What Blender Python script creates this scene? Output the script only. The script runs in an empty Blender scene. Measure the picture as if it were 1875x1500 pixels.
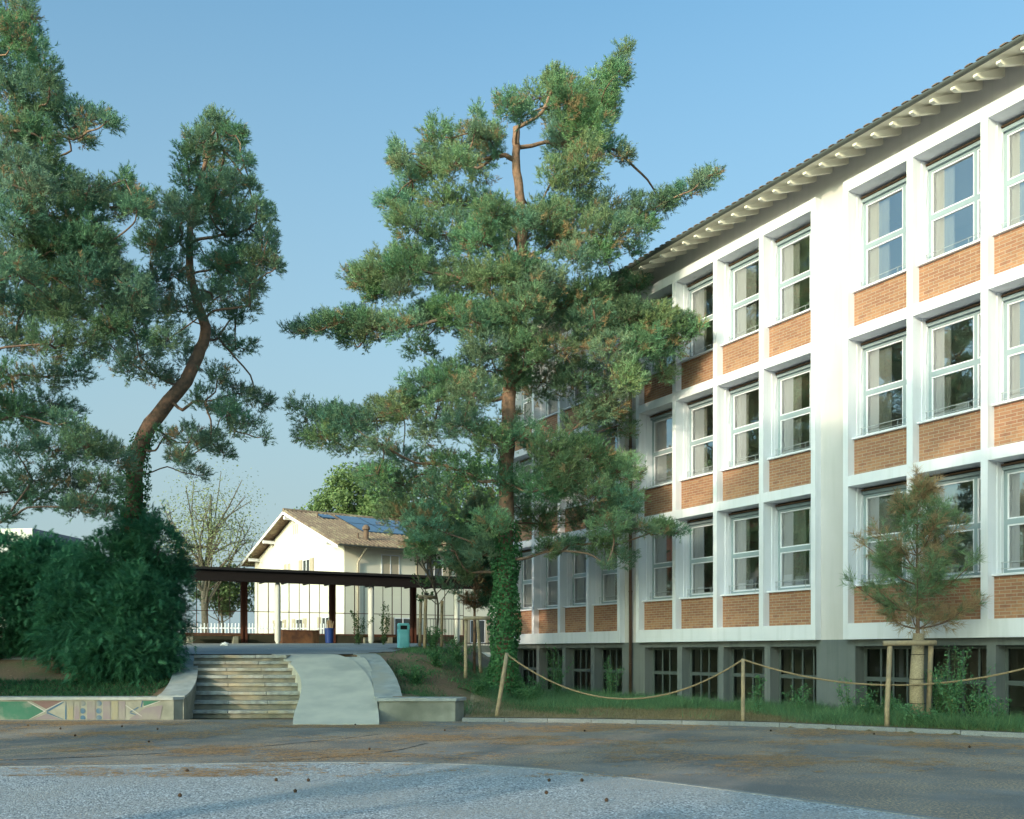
import bpy, math, random
import numpy as np
from mathutils import Vector, Matrix
random.seed(7); rng = np.random.default_rng(7)
R = math.radians
scene = bpy.context.scene
# ------------------------------------------------------------------ camera, sky, sun, exposure
F = 1716.0; HZ = 1194.0; EYE = 1.6            # focal length in photo pixels, horizon row, eye height
cam = bpy.data.objects.new('camera', bpy.data.cameras.new('camera'))
scene.collection.objects.link(cam); scene.camera = cam
cam.location = (0, 0, EYE); cam.rotation_euler = (R(90), 0, 0)
cam.data.sensor_width = 36; cam.data.lens = F/1875*36
cam.data.shift_y = (HZ-750)/1875; cam.data.clip_end = 4000; cam.data.clip_start = .1
SUN_EL = R(13.5); SUN_AZ = math.atan2(-.60, -.80)     # towards the sun (x, y)
world = bpy.data.worlds.new('World'); scene.world = world; world.use_nodes = True
wn = world.node_tree.nodes; wl = world.node_tree.links
sky = wn.new('ShaderNodeTexSky'); sky.sky_type = 'NISHITA'; sky.sun_disc = False
sky.sun_elevation = R(13.5); sky.sun_rotation = SUN_AZ; sky.altitude = 300
sky.air_density = 1.0; sky.dust_density = 8.0; sky.ozone_density = 4.2
tn = wn.new('ShaderNodeMix'); tn.data_type = 'RGBA'; tn.blend_type = 'MULTIPLY'; tn.inputs[0].default_value = 1; tn.inputs[7].default_value = (.91, 1.14, .94, 1)
wl.new(sky.outputs[0], tn.inputs[6])
# pale haze towards the horizon on the side away from the sun
gm = wn.new('ShaderNodeNewGeometry'); sx_ = wn.new('ShaderNodeSeparateXYZ'); wl.new(gm.outputs['Incoming'], sx_.inputs[0])
mr = wn.new('ShaderNodeMapRange'); mr.inputs[1].default_value = -.60; mr.inputs[2].default_value = -.08; mr.inputs[3].default_value = .06; mr.inputs[4].default_value = .95; wl.new(sx_.outputs[2], mr.inputs[0])
dt = wn.new('ShaderNodeVectorMath'); dt.operation = 'DOT_PRODUCT'; dt.inputs[1].default_value = (-.6, -.8, 0); wl.new(gm.outputs['Incoming'], dt.inputs[0])
m2 = wn.new('ShaderNodeMapRange'); m2.inputs[1].default_value = -.2; m2.inputs[2].default_value = .5; wl.new(dt.outputs['Value'], m2.inputs[0])
mm = wn.new('ShaderNodeMath'); mm.operation = 'MULTIPLY'; wl.new(mr.outputs[0], mm.inputs[0]); wl.new(m2.outputs[0], mm.inputs[1])
hz = wn.new('ShaderNodeMix'); hz.data_type = 'RGBA'; hz.inputs[7].default_value = (1.13, 1.47, 1.54, 1); wl.new(mm.outputs[0], hz.inputs[0]); wl.new(tn.outputs[2], hz.inputs[6])
wl.new(hz.outputs[2], wn['Background'].inputs[0])
wn['Background'].inputs[1].default_value = .15
sl = bpy.data.lights.new('sun', 'SUN'); sl.energy = 1.1; sl.angle = R(.7); sl.color = (1, .82, .60)
so = bpy.data.objects.new('sun', sl); scene.collection.objects.link(so)
L = Vector((math.cos(SUN_EL)*math.sin(SUN_AZ), math.cos(SUN_EL)*math.cos(SUN_AZ), math.sin(SUN_EL)))
so.rotation_euler = L.to_track_quat('Z', 'Y').to_euler()
scene.view_settings.view_transform = 'Standard'; scene.view_settings.look = 'None'
scene.view_settings.exposure = 1.46; scene.view_settings.gamma = 1
C = scene.collection
# ------------------------------------------------------------------ helpers
def W(px, py, Y): return np.array([(px-937)/F*Y, Y, EYE+(HZ-py)/F*Y])
class MB:
    """collects geometry; build() links it as ONE mesh object"""
    def __init__(s): s.v = []; s.f = []; s.n = 0; s.big = []
    def add(s, v, f):
        s.v.append(np.asarray(v, float).reshape(-1, 3)); s.f += [tuple(int(i)+s.n for i in q) for q in f]; s.n += len(s.v[-1])
    def box(s, x0, x1, y0, y1, z0, z1):
        s.add([(x, y, z) for z in (z0, z1) for y in (y0, y1) for x in (x0, x1)],
              [(0, 2, 3, 1), (4, 5, 7, 6), (0, 1, 5, 4), (2, 6, 7, 3), (0, 4, 6, 2), (1, 3, 7, 5)])
    def tube(s, P, r, n=8, cap=True):
        P = np.asarray(P, float); r = np.broadcast_to(np.asarray(r, float), (len(P),))
        T = np.gradient(P, axis=0); T /= np.linalg.norm(T, axis=1)[:, None]+1e-9
        ref = np.array([0, 0, 1.]) if abs(T[0][2]) < .9 else np.array([1., 0, 0])
        a = np.cross(T[0], ref); a /= np.linalg.norm(a); V = []
        th = np.linspace(0, 2*math.pi, n, endpoint=False)
        for i in range(len(P)):
            a = a-T[i]*np.dot(a, T[i]); a /= np.linalg.norm(a)+1e-9; b = np.cross(T[i], a)
            V.append(P[i]+r[i]*(np.cos(th)[:, None]*a+np.sin(th)[:, None]*b))
        f = [(i*n+j, i*n+(j+1) % n, (i+1)*n+(j+1) % n, (i+1)*n+j) for i in range(len(P)-1) for j in range(n)]
        if cap: f += [tuple(range(n))[::-1], tuple((len(P)-1)*n+j for j in range(n))]
        s.add(np.concatenate(V), f)
    def prism(s, poly, z0, z1):               # polygon in xy
        n = len(poly); s.add([(x, y, z0) for x, y in poly]+[(x, y, z1) for x, y in poly],
              [tuple(range(n))[::-1], tuple(range(n, 2*n))]+[(i, (i+1) % n, n+(i+1) % n, n+i) for i in range(n)])
    def build(s, name, mat, parent=None, loc=None, smooth=False):
        me = bpy.data.meshes.new(name); v = np.concatenate(s.v)
        me.from_pydata(v.tolist(), [], s.f); me.materials.append(mat)
        if smooth: me.shade_smooth()
        o = bpy.data.objects.new(name, me); C.objects.link(o)
        if parent: o.parent = parent
        if loc is not None: o.location = loc
        return o
def tri_mesh(name, V, col, mat, parent=None, k=3):
    """many small k-gons (needles, leaves, blades): V (n,k,3), col (n,3)"""
    n = len(V); me = bpy.data.meshes.new(name)
    me.vertices.add(n*k); me.vertices.foreach_set('co', V.reshape(-1).astype(np.float32))
    me.loops.add(n*k); me.loops.foreach_set('vertex_index', np.arange(n*k, dtype=np.int32))
    me.polygons.add(n); me.polygons.foreach_set('loop_start', np.arange(0, n*k, k, dtype=np.int32))
    me.update(calc_edges=True)
    at = me.color_attributes.new('tint', 'FLOAT_COLOR', 'POINT')
    c = np.ones((n, k, 4), np.float32); c[:, :, :3] = col[:, None, :]
    at.data.foreach_set('color', c.reshape(-1)); me.materials.append(mat)
    o = bpy.data.objects.new(name, me); C.objects.link(o)
    if parent: o.parent = parent
    return o
def tag(o, label=None, cat=None, group=None, kind=None):
    for k, v in (('label', label), ('category', cat), ('group', group), ('kind', kind)):
        if v: o[k] = v
    return o
def thing(name, label, cat, loc=(0, 0, 0), rz=0, group=None):
    o = bpy.data.objects.new(name, None); C.objects.link(o); o.location = loc; o.rotation_euler = (0, 0, rz)
    o.empty_display_size = .3
    return tag(o, label, cat, group)
def copy_tree(o, parent=None):
    c = o.copy(); C.objects.link(c)
    if parent: c.parent = parent
    for ch in list(o.children): copy_tree(ch, c)
    return c
def unit(a): return a/(np.linalg.norm(a, axis=-1, keepdims=True)+1e-9)
# ------------------------------------------------------------------ materials
def mat(name, col, rough=.8, c2=None, scale=4, c3=None, s3=.6, bump=0, bscale=60, metal=0, spec=.3, coords='Object', contrast=.5, streak=None):
    m = bpy.data.materials.new(name); m.use_nodes = True; nt = m.node_tree; N = nt.nodes; K = nt.links
    p = N['Principled BSDF']; p.inputs['Base Color'].default_value = (*col, 1); p.inputs['Roughness'].default_value = rough
    p.inputs['Metallic'].default_value = metal; p.inputs['Specular IOR Level'].default_value = spec
    tc = N.new('ShaderNodeTexCoord'); out = None
    def noise(sc, det=6):
        t = N.new('ShaderNodeTexNoise'); t.inputs['Scale'].default_value = sc; t.inputs['Detail'].default_value = det
        K.new(tc.outputs[coords], t.inputs['Vector']); return t
    def mix(a, b, f):
        x = N.new('ShaderNodeMix'); x.data_type = 'RGBA'
        if isinstance(a, tuple): x.inputs[6].default_value = (*a, 1)
        else: K.new(a, x.inputs[6])
        x.inputs[7].default_value = (*b, 1); K.new(f, x.inputs[0]); return x.outputs[2]
    def ramp(fac, lo, hi):
        r = N.new('ShaderNodeMapRange'); r.inputs[1].default_value = lo; r.inputs[2].default_value = hi
        K.new(fac, r.inputs[0]); return r.outputs[0]
    if c2:
        w = contrast*.3; out = mix(col, c2, ramp(noise(scale).outputs[0], .5-w, .5+w))
        if c3: out = mix(out, c3, ramp(noise(s3).outputs[0], .48, .68))
        if streak:
            mp = N.new('ShaderNodeMapping'); mp.inputs['Scale'].default_value = (5, 5, .35); K.new(tc.outputs[coords], mp.inputs[0])
            t = noise(1.0, 5); K.new(mp.outputs[0], t.inputs['Vector']); out = mix(out, streak, ramp(t.outputs[0], .50, .78))
        K.new(out, p.inputs['Base Color'])
    if bump:
        b = N.new('ShaderNodeBump'); b.inputs['Strength'].default_value = bump; b.inputs['Distance'].default_value = .02
        K.new(noise(bscale).outputs[0], b.inputs['Height']); K.new(b.outputs[0], p.inputs['Normal'])
    m['_p'] = 1
    return m
M = {}
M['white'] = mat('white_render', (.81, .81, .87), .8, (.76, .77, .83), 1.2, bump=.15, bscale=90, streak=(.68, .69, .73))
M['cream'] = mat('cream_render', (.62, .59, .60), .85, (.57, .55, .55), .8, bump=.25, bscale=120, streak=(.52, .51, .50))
M['cream_house'] = mat('house_render', (.78, .75, .65), .85, (.73, .70, .62), .5, bump=.2)
M['base'] = mat('grey_plinth', (.17, .19, .195), .85, (.14, .16, .165), 1.2, (.19, .20, .20), .4, bump=.2, bscale=110, streak=(.11, .13, .13))
M['frame_grey'] = mat('aluminium_frame', (.30, .37, .40), .45, metal=.1)
M['base_frame'] = mat('basement_frame', (.09, .11, .11), .5)
M['dark_slot'] = mat('dark_slot', (.03, .03, .03), .8)
M['wood_slat'] = mat('brown_slat', (.17, .10, .06), .6)
M['soffit'] = mat('soffit_boards', (.86, .82, .70), .8)
M['copper'] = mat('copper_pipe', (.22, .13, .09), .5, (.16, .10, .08), 3, metal=.4)
M['gutter'] = mat('zinc_gutter', (.13, .14, .13), .5, metal=.5)
M['tile'] = mat('roof_tiles', (.20, .13, .09), .9, (.14, .10, .08), 6)
M['steel'] = mat('galvanised_steel', (.5, .52, .52), .4, metal=.6)
M['curtain'] = mat('curtain_cloth', (.46, .45, .41), .9)  # cloth colour carries the grey reflection of the fin
M['interior'] = mat('interior_wall', (.78, .76, .70), .9)
M['concrete'] = mat('concrete', (.33, .335, .29), .9, (.24, .245, .21), 3, (.17, .18, .15), .9, bump=.4, bscale=70)
M['cap'] = mat('stone_cap', (.42, .45, .45), .85, (.31, .34, .34), 4, (.40, .39, .34), 1.3, bump=.4, bscale=80)
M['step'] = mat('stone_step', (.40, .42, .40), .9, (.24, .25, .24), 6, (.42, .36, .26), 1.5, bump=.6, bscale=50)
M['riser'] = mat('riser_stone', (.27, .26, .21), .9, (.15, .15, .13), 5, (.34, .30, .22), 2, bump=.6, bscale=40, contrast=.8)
M['ramp'] = mat('ramp_concrete', (.62, .60, .52), .9, (.53, .52, .46), 2.2, (.44, .44, .40), .7, bump=.35, bscale=90)
M['tar'] = mat('tar', (.05, .055, .055), .8)
M['granite'] = mat('granite', (.34, .36, .37), .8, (.17, .18, .185), 60, bump=.5, bscale=100, contrast=.9)
M['bark'] = mat('pine_bark', (.28, .165, .115), .95, (.15, .105, .08), 9, (.36, .205, .13), 2, bump=1, bscale=18)
M['bark_grey'] = mat('grey_bark', (.16, .14, .11), .95, (.10, .09, .075), 9, bump=.8, bscale=25)
M['limb'] = mat('limb_bark', (.25, .165, .12), .95, (.14, .10, .08), 9, (.30, .18, .12), 2, bump=.6, bscale=18)
M['twig'] = mat('twig_bark', (.09, .065, .05), .95)
M['timber'] = mat('round_timber', (.46, .35, .22), .8, (.34, .26, .17), 12, (.30, .26, .2), 2, bump=.4, bscale=60)
M['reed'] = mat('reed_mat', (.50, .40, .26), .9, (.34, .27, .18), 40, bump=.6, bscale=60)
M['rope'] = mat('hemp_rope', (.42, .31, .18), .9, (.30, .22, .13), 70, bump=.8, bscale=160)
M['pav_roof'] = mat('dark_roof', (.022, .02, .022), .5)
M['pav_beam'] = mat('dark_brown_beam', (.012, .008, .008), .6)
M['pav_post'] = mat('brown_steel', (.12, .045, .03), .6)
M['pav_white'] = mat('painted_column', (.62, .62, .58), .6)
M['pav_wall'] = mat('olive_wall', (.06, .06, .045), .8, (.045, .045, .035), 3)
M['rust'] = mat('rusty_steel', (.14, .065, .035), .8, (.08, .04, .028), 5, (.2, .1, .05), 1.5)
M['cyan'] = mat('turquoise_plastic', (.26, .68, .74), .45, (.17, .56, .62), 3)
M['blue'] = mat('blue_plastic', (.015, .05, .22), .45)
M['black'] = mat('black', (.012, .012, .012), .6)
M['shutter'] = mat('beige_shutter', (.46, .40, .32), .7)
M['htile'] = mat('house_tiles', (.30, .21, .15), .9, (.15, .11, .085), 9, (.36, .30, .20), 1.3, bump=.5, bscale=20)
M['dark_glass'] = mat('dark_window_glass', (.05, .055, .06), .1, spec=.7)
M['solar'] = mat('solar_panel', (.02, .05, .10), .15, spec=.8)
M['plastic_bag'] = mat('white_bag', (.75, .75, .75), .5)
M['redtile'] = mat('red_tiles', (.42, .15, .08), .9, (.33, .11, .07), 5)
M['modern'] = mat('white_cladding', (.58, .60, .60), .7)
M['grey_leafless'] = M['bark_grey']
# foliage
def foliage(name, rough=.55, transl=.4):
    m = bpy.data.materials.new(name); m.use_nodes = True; N = m.node_tree.nodes; K = m.node_tree.links
    a = N.new('ShaderNodeVertexColor'); a.layer_name = 'tint'; p = N['Principled BSDF']
    p.inputs['Roughness'].default_value = rough; p.inputs['Specular IOR Level'].default_value = .25
    K.new(a.outputs[0], p.inputs['Base Color'])
    t = N.new('ShaderNodeBsdfTranslucent'); K.new(a.outputs[0], t.inputs[0])
    x = N.new('ShaderNodeMixShader'); x.inputs[0].default_value = transl
    K.new(p.outputs[0], x.inputs[1]); K.new(t.outputs[0], x.inputs[2]); K.new(x.outputs[0], N['Material Output'].inputs[0])
    return m
M['leaf'] = foliage('foliage')
# glass
def glass(name, ior=1.9, tint=(.82, .86, .86), rough=.0, add=0.):
    m = bpy.data.materials.new(name); m.use_nodes = True; N = m.node_tree.nodes; K = m.node_tree.links
    N.remove(N['Principled BSDF']); fr = N.new('ShaderNodeFresnel'); fr.inputs[0].default_value = ior
    t = N.new('ShaderNodeBsdfTransparent'); t.inputs[0].default_value = (*tint, 1)
    g = N.new('ShaderNodeBsdfGlossy'); g.inputs['Roughness'].default_value = rough
    ad = N.new('ShaderNodeMath'); ad.use_clamp = True; K.new(fr.outputs[0], ad.inputs[0]); ad.inputs[1].default_value = add
    x = N.new('ShaderNodeMixShader'); K.new(ad.outputs[0], x.inputs[0]); K.new(t.outputs[0], x.inputs[1]); K.new(g.outputs[0], x.inputs[2])
    K.new(x.outputs[0], N['Material Output'].inputs[0]); return m
M['glass'] = glass('window_glass', 1.6, (.85, .88, .88), add=.40)
M['glass_base'] = glass('basement_glass', 1.5, (.35, .38, .38))
M['glass_pav'] = glass('pavilion_glass', 1.45, (.9, .93, .93))
# brick
def brick(name, c1, c2, mortar, bw=.25, bh=.073):
    m = bpy.data.materials.new(name); m.use_nodes = True; N = m.node_tree.nodes; K = m.node_tree.links; p = N['Principled BSDF']
    tc = N.new('ShaderNodeTexCoord'); sx = N.new('ShaderNodeSeparateXYZ'); cx = N.new('ShaderNodeCombineXYZ')
    K.new(tc.outputs['Object'], sx.inputs[0]); K.new(sx.outputs[0], cx.inputs[0]); K.new(sx.outputs[2], cx.inputs[1])
    b = N.new('ShaderNodeTexBrick'); K.new(cx.outputs[0], b.inputs[0])
    b.inputs['Color1'].default_value = (*c1, 1); b.inputs['Color2'].default_value = (*c2, 1); b.inputs['Mortar'].default_value = (*mortar, 1)
    b.inputs['Scale'].default_value = 1; b.inputs['Brick Width'].default_value = bw; b.inputs['Row Height'].default_value = bh
    b.inputs['Mortar Size'].default_value = .007; b.inputs['Mortar Smooth'].default_value = .2
    n = N.new('ShaderNodeTexNoise'); n.inputs['Scale'].default_value = 9; K.new(tc.outputs['Object'], n.inputs[0])
    x = N.new('ShaderNodeMix'); x.data_type = 'RGBA'; x.blend_type = 'OVERLAY'; x.inputs[0].default_value = .25
    K.new(b.outputs[0], x.inputs[6]); K.new(n.outputs[0], x.inputs[7]); K.new(x.outputs[2], p.inputs['Base Color'])
    bp = N.new('ShaderNodeBump'); bp.invert = True; bp.inputs['Strength'].default_value = .8; bp.inputs['Distance'].default_value = .01
    K.new(b.outputs['Fac'], bp.inputs['Height']); K.new(bp.outputs[0], p.inputs['Normal']); p.inputs['Roughness'].default_value = .85
    return m
M['brick'] = brick('facade_brick', (.42, .215, .115), (.30, .135, .08), (.44, .35, .26))
# ground surfaces
def ground_mat(name, base, dark, litter, lit_amt, fine=90, patch=.35, voro=0, bump=.3, green=None, gpatch=.5):
    m = bpy.data.materials.new(name); m.use_nodes = True; N = m.node_tree.nodes; K = m.node_tree.links; p = N['Principled BSDF']
    p.inputs['Roughness'].default_value = .9; p.inputs['Specular IOR Level'].default_value = .2
    tc = N.new('ShaderNodeTexCoord').outputs['Object']
    def noise(sc, det=8, vec=tc, r=.6):
        t = N.new('ShaderNodeTexNoise'); t.inputs['Scale'].default_value = sc; t.inputs['Detail'].default_value = det
        t.inputs['Roughness'].default_value = r; K.new(vec, t.inputs['Vector']); return t.outputs[0]
    def rng_(f, a, b):
        r = N.new('ShaderNodeMapRange'); r.inputs[1].default_value = a; r.inputs[2].default_value = b; K.new(f, r.inputs[0]); return r.outputs[0]
    def mul(a, b):
        r = N.new('ShaderNodeMath'); r.operation = 'MULTIPLY'; K.new(a, r.inputs[0])
        if isinstance(b, float): r.inputs[1].default_value = b
        else: K.new(b, r.inputs[1])
        return r.outputs[0]
    def mix(a, b, f):
        x = N.new('ShaderNodeMix'); x.data_type = 'RGBA'
        for v, i in ((a, 6), (b, 7)):
            if isinstance(v, tuple): x.inputs[i].default_value = (*v, 1)
            else: K.new(v, x.inputs[i])
        K.new(f, x.inputs[0]); return x.outputs[2]
    if voro:
        v = N.new('ShaderNodeTexVoronoi'); v.inputs['Scale'].default_value = voro; K.new(tc, v.inputs['Vector'])
        s = N.new('ShaderNodeSeparateColor'); K.new(v.outputs['Color'], s.inputs[0])
        c = mix(dark, base, rng_(s.outputs[0], .05, .85)); h = v.outputs['Distance']
        c = mix(c, tuple(min(1, q*1.5) for q in base), rng_(s.outputs[1], .8, .95))
        c = mix(c, tuple(q*.75 for q in base), rng_(noise(.5), .45, .7))
    else:
        c = mix(base, dark, rng_(noise(fine), .35, .65)); h = noise(fine*1.5)
        c = mix(c, tuple(q*1.35 for q in base), rng_(noise(.45), .5, .75))
        c = mix(c, tuple(min(1, q*2.6+.03) for q in base), rng_(noise(fine*.6, 2), .68, .74))
    if green: c = mix(c, green, mul(rng_(noise(gpatch), .45, .6), rng_(noise(12), .35, .6)))
    lm = mul(rng_(noise(patch, 5), .42, .62), rng_(noise(30, 6, r=.75), .5, .6)); lm = mul(lm, lit_amt)
    l2 = mul(rng_(noise(70, 4), .59, .67), min(1., lit_amt*.75))
    c = mix(c, litter, lm); c = mix(c, litter, l2)
    K.new(c, p.inputs['Base Color'])
    b = N.new('ShaderNodeBump'); b.inputs['Strength'].default_value = bump; b.inputs['Distance'].default_value = .012
    if voro: b.invert = True
    K.new(h, b.inputs['Height']); K.new(b.outputs[0], p.inputs['Normal'])
    return m
M['asphalt'] = ground_mat('asphalt', (.215, .215, .21), (.15, .15, .147), (.62, .43, .26), 1.7, 60, .55)
M['plateau'] = ground_mat('upper_asphalt', (.30, .31, .315), (.24, .25, .25), (.4, .28, .16), .25, 60, .3)
M['gravel'] = ground_mat('gravel', (.50, .54, .57), (.15, .17, .19), (.58, .42, .27), .6, 60, .5, voro=52, bump=.5)
M['soil'] = ground_mat('soil', (.22, .15, .10), (.14, .10, .065), (.34, .21, .12), .7, 25, .5, green=(.08, .14, .06), gpatch=1.1, bump=.8)
M['dry'] = ground_mat('dry_verge', (.36, .30, .20), (.25, .20, .135), (.44, .31, .18), .7, 40, .6, green=(.10, .13, .06), gpatch=1.3, bump=.8)
# ------------------------------------------------------------------ terrain
def ss(a, b, x): t = np.clip((x-a)/(b-a), 0, 1); return t*t*(3-2*t)
CY = np.array([22.3, 23.6, 25.3, 27.1])                      # stair-wall curves in plan
LIN = np.array([-7.81, -8.0, -8.5, -9.02]); LOUT = np.array([-8.42, -8.62, -9.1, -9.64])
CYr = np.array([22.2, 22.9, 24.27, 25.7, 27.1])
RIN = np.array([-3.24, -3.35, -3.62, -3.98, -4.58]); ROUT = np.array([-2.62, -2.74, -3.04, -3.45, -3.96])
def xl(Y): return np.interp(Y, CY, (LIN+LOUT)/2)
def xr(Y): return np.interp(Y, CYr, (RIN+ROUT)/2)
def kerbY(X): return np.interp(X, [-1.2, 1.5, 5.3, 9.5, 13], [21.5, 21.2, 20.25, 17.5, 14.6])
def zf(X, Y):
    X = np.asarray(X, float); Y = np.asarray(Y, float)
    plate = 1.52+.034*(np.clip(Y, 27, 41)-27)
    left = .47+(1.5-.47)*np.clip((Y-22.6)/4.6, 0, 1)
    zl = np.where(Y < 22.3, -.06, np.where(Y < 27.2, left, plate))
    low = np.where((X < -1.2), .45, .09)*1.0
    m = ss(22.0, 28.5, Y); wx = 1-ss(-3.0, .9, X)
    zr = .09+(plate-.09)*m*wx
    zr = np.where((X < -1.3) & (Y < 24), np.maximum(zr, .40*(1-ss(-2.6, -1.2, X))+.15), zr)
    zr = np.where(Y < kerbY(X)+.1, -.06, zr)
    zr = np.where((X < -1.2) & (Y < 22.05), -.06, zr)
    zm = np.where(Y < 26.6, -.06, plate)
    z = np.where(X < xl(Y), zl, np.where(X < xr(Y), zm, zr))
    far = np.clip((Y-60)/300, 0, 1)*2
    return z+far
def grid(name, xs, ys, m, dz=0, mask=None):
    X, Y = np.meshgrid(xs, ys); Z = zf(X, Y)+dz; nx = len(xs)
    v = np.stack([X, Y, Z], -1).reshape(-1, 3)
    f = [(j*nx+i, j*nx+i+1, (j+1)*nx+i+1, (j+1)*nx+i) for j in range(len(ys)-1) for i in range(nx-1)
         if mask is None or mask((xs[i]+xs[i+1])/2, (ys[j]+ys[j+1])/2)]
    b = MB(); b.add(v, f); return b.build(name, m, smooth=True)
xs = np.concatenate([[-1500, -400, -150, -80, -50, -30, -22], np.arange(-18, 14, .22), [15, 18, 25, 40, 80, 200, 1500]])
ys = np.concatenate([[-400, -100, -30, 0, 10, 13], np.arange(14, 36, .22), np.arange(36, 60, 1.5), [65, 80, 120, 200, 400, 900, 2500]])
tag(grid('ground', xs, ys, M['soil']), kind='structure')
# verge (dry grass) sheet between kerb and building
b = MB(); xx = np.arange(-1.1, 13, .2); n = 14
V = []
for x in xx:
    y0 = kerbY(x)+.12
    for j in range(n+1):
        y = y0+min(4.6, (18.4-.865*x)/.501-y0)*j/n+.25*math.sin(x*1.7)*j/n*(x < 3)
        V.append((x, y, float(zf(x, y))+.012))
b.add(V, [(i*(n+1)+j, (i+1)*(n+1)+j, (i+1)*(n+1)+j+1, i*(n+1)+j+1) for i in range(len(xx)-1) for j in range(n)])
tag(b.build('dry_verge', M['dry'], smooth=True), kind='structure')
# asphalt yard
b = MB(); top = [(x, float(kerbY(x))+.02) for x in np.arange(13, -1.3, -.4)]
b.prism([(-90, -60), (60, -60), (60, -14.6), (13, 14.4)]+top+[(-1.2, 22.2), (-90, 22.2)], -.05, 0)
tag(b.build('asphalt_yard', M['asphalt']), kind='structure')
def mask(x, y): return x > -14.5+0*(y) and x < -4.2+ss(28, 37, y)*.9-.5*math.sin(y) and y < 39.5 and y > 26.7
tag(grid('upper_yard', np.arange(-22, -2.9, .3), np.arange(26.6, 40, .3), M['plateau'], .02, mask), kind='structure')
# gravel plaza, curved edge
gp = np.array([(-60, 6), (-30, 10.6), (-16, 12.4), (-7.1, 13.0), (-4.5, 13.35), (-2.3, 13.5), (-.8, 13.3), (.47, 12.7), (1.96, 11.35), (3.99, 8.97), (6.2, 5.8), (8, 2.5), (9, -2), (9, -30)])
tt = np.arange(len(gp)); td = np.linspace(0, len(gp)-1, 140)
def smooth_curve(P, n=140):
    P = np.asarray(P, float); k = len(P); out = []
    for t in np.linspace(0, k-1-1e-6, n):
        i = int(t); u = t-i; p0, p1, p2, p3 = P[max(i-1, 0)], P[i], P[min(i+1, k-1)], P[min(i+2, k-1)]
        out.append(.5*((2*p1)+(-p0+p2)*u+(2*p0-5*p1+4*p2-p3)*u*u+(-p0+3*p1-3*p2+p3)*u**3))
    return np.array(out)
gc = smooth_curve(gp); nrm = np.stack([-np.gradient(gc[:, 1]), np.gradient(gc[:, 0])], 1); nrm = unit(nrm)
b = MB(); b.prism([(-60, -30)]+[tuple(p) for p in gc][::1][::-1][::-1]+[], -.03, .004)
tag(b.build('gravel_yard', M['gravel']), kind='structure')
b = MB(); o_ = gc+nrm*.09; V = []
for p, q in zip(gc, o_): V += [(p[0], p[1], .012), (q[0], q[1], .012), (q[0], q[1], -.02), (p[0], p[1], -.02)]
b.add(V, [(4*i+k, 4*i+(k+1) % 4, 4*i+4+(k+1) % 4, 4*i+4+k) for i in range(len(gc)-1) for k in range(4)])
tag(b.build('gravel_edging', M['granite']), kind='structure')
for pts in ([(-9.2, 12.95), (-7.8, 13.7), (-6, 14.5), (-4.6, 15.5), (-3.2, 17.2), (-2.6, 18.2)], [(-4.1, 13.5), (-3.2, 13.9), (-2.0, 15.0), (-1.5, 16.4)], [(-1.6, 16.8), (-1.0, 17.1), (.4, 17.4)]):
    q = smooth_curve(pts, 60); b = MB(); wv = .022+.012*np.sin(np.arange(60)*1.3); nn_ = unit(np.stack([-np.gradient(q[:, 1]), np.gradient(q[:, 0])], 1))
    V = np.concatenate([np.column_stack([q+nn_*wv[:, None], np.full(60, .004)]), np.column_stack([q-nn_*wv[:, None], np.full(60, .004)])])
    b.add(V, [(i, 60+i, 61+i, i+1) for i in range(59)]); tag(b.build('tar_seam', M['tar']), kind='structure')
# kerb of granite blocks
b = MB(); kx = np.arange(-1.15, 13, .98)
for x0, x1 in zip(kx[:-1], kx[1:]):
    p = [(x0, float(kerbY(x0))), (x1-.012, float(kerbY(x1-.012)))]
    b.prism([p[0], p[1], (p[1][0]+.02, p[1][1]+.13), (p[0][0]+.02, p[0][1]+.13)], -.04, .09)
tag(b.build('kerb', M['granite']), kind='structure')
# ------------------------------------------------------------------ stairs, ramp, stair walls
st = thing('staircase', 'broad flight of eight worn grey stone steps beside the ramp', 'stairs', (-7, 23.3, 0))
sz = [.15, .37, .585, .795, .99, 1.175, 1.35, 1.515]; RY = np.array([20.6, 21.5, 22.2, 22.9, 23.95, 25.1, 26.1])
RL = np.array([-4.81, -4.99, -5.04, -5.15, -5.43, -5.9, -6.5]); RYr = np.array([20.6, 21.65, 22.6, 23.95, 25.2, 26.3])
RR = np.array([-2.92, -3.1, -3.28, -3.66, -4.15, -4.9])
for i, z in enumerate(sz):
    y0 = 23.3+.34*i; z0 = sz[i-1] if i else -.05
    xa = np.interp(y0, CY, LIN)-.12; xb = float(np.interp(y0+.3, RY, RL))+.25
    rb = MB(); rb.box(xa+7, xb+7, y0-23.3+.055, y0-23.3+.6, z0, z-.085)
    tb = MB(); w = (xb-xa)/3
    for k in range(3):
        d = random.uniform(-.012, .012); h = random.uniform(-.006, .006)
        tb.box(xa+7+w*k+.004, xa+7+w*(k+1)-.004, y0-23.3+d, y0-23.3+(.5 if i < 7 else .9), z-.085, z+h)
    s_ = tb.build('step', M['step'], st); bv = s_.modifiers.new('b', 'BEVEL'); bv.width = .012; bv.segments = 2
    rb.build('riser', M['riser'], s_)
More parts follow.
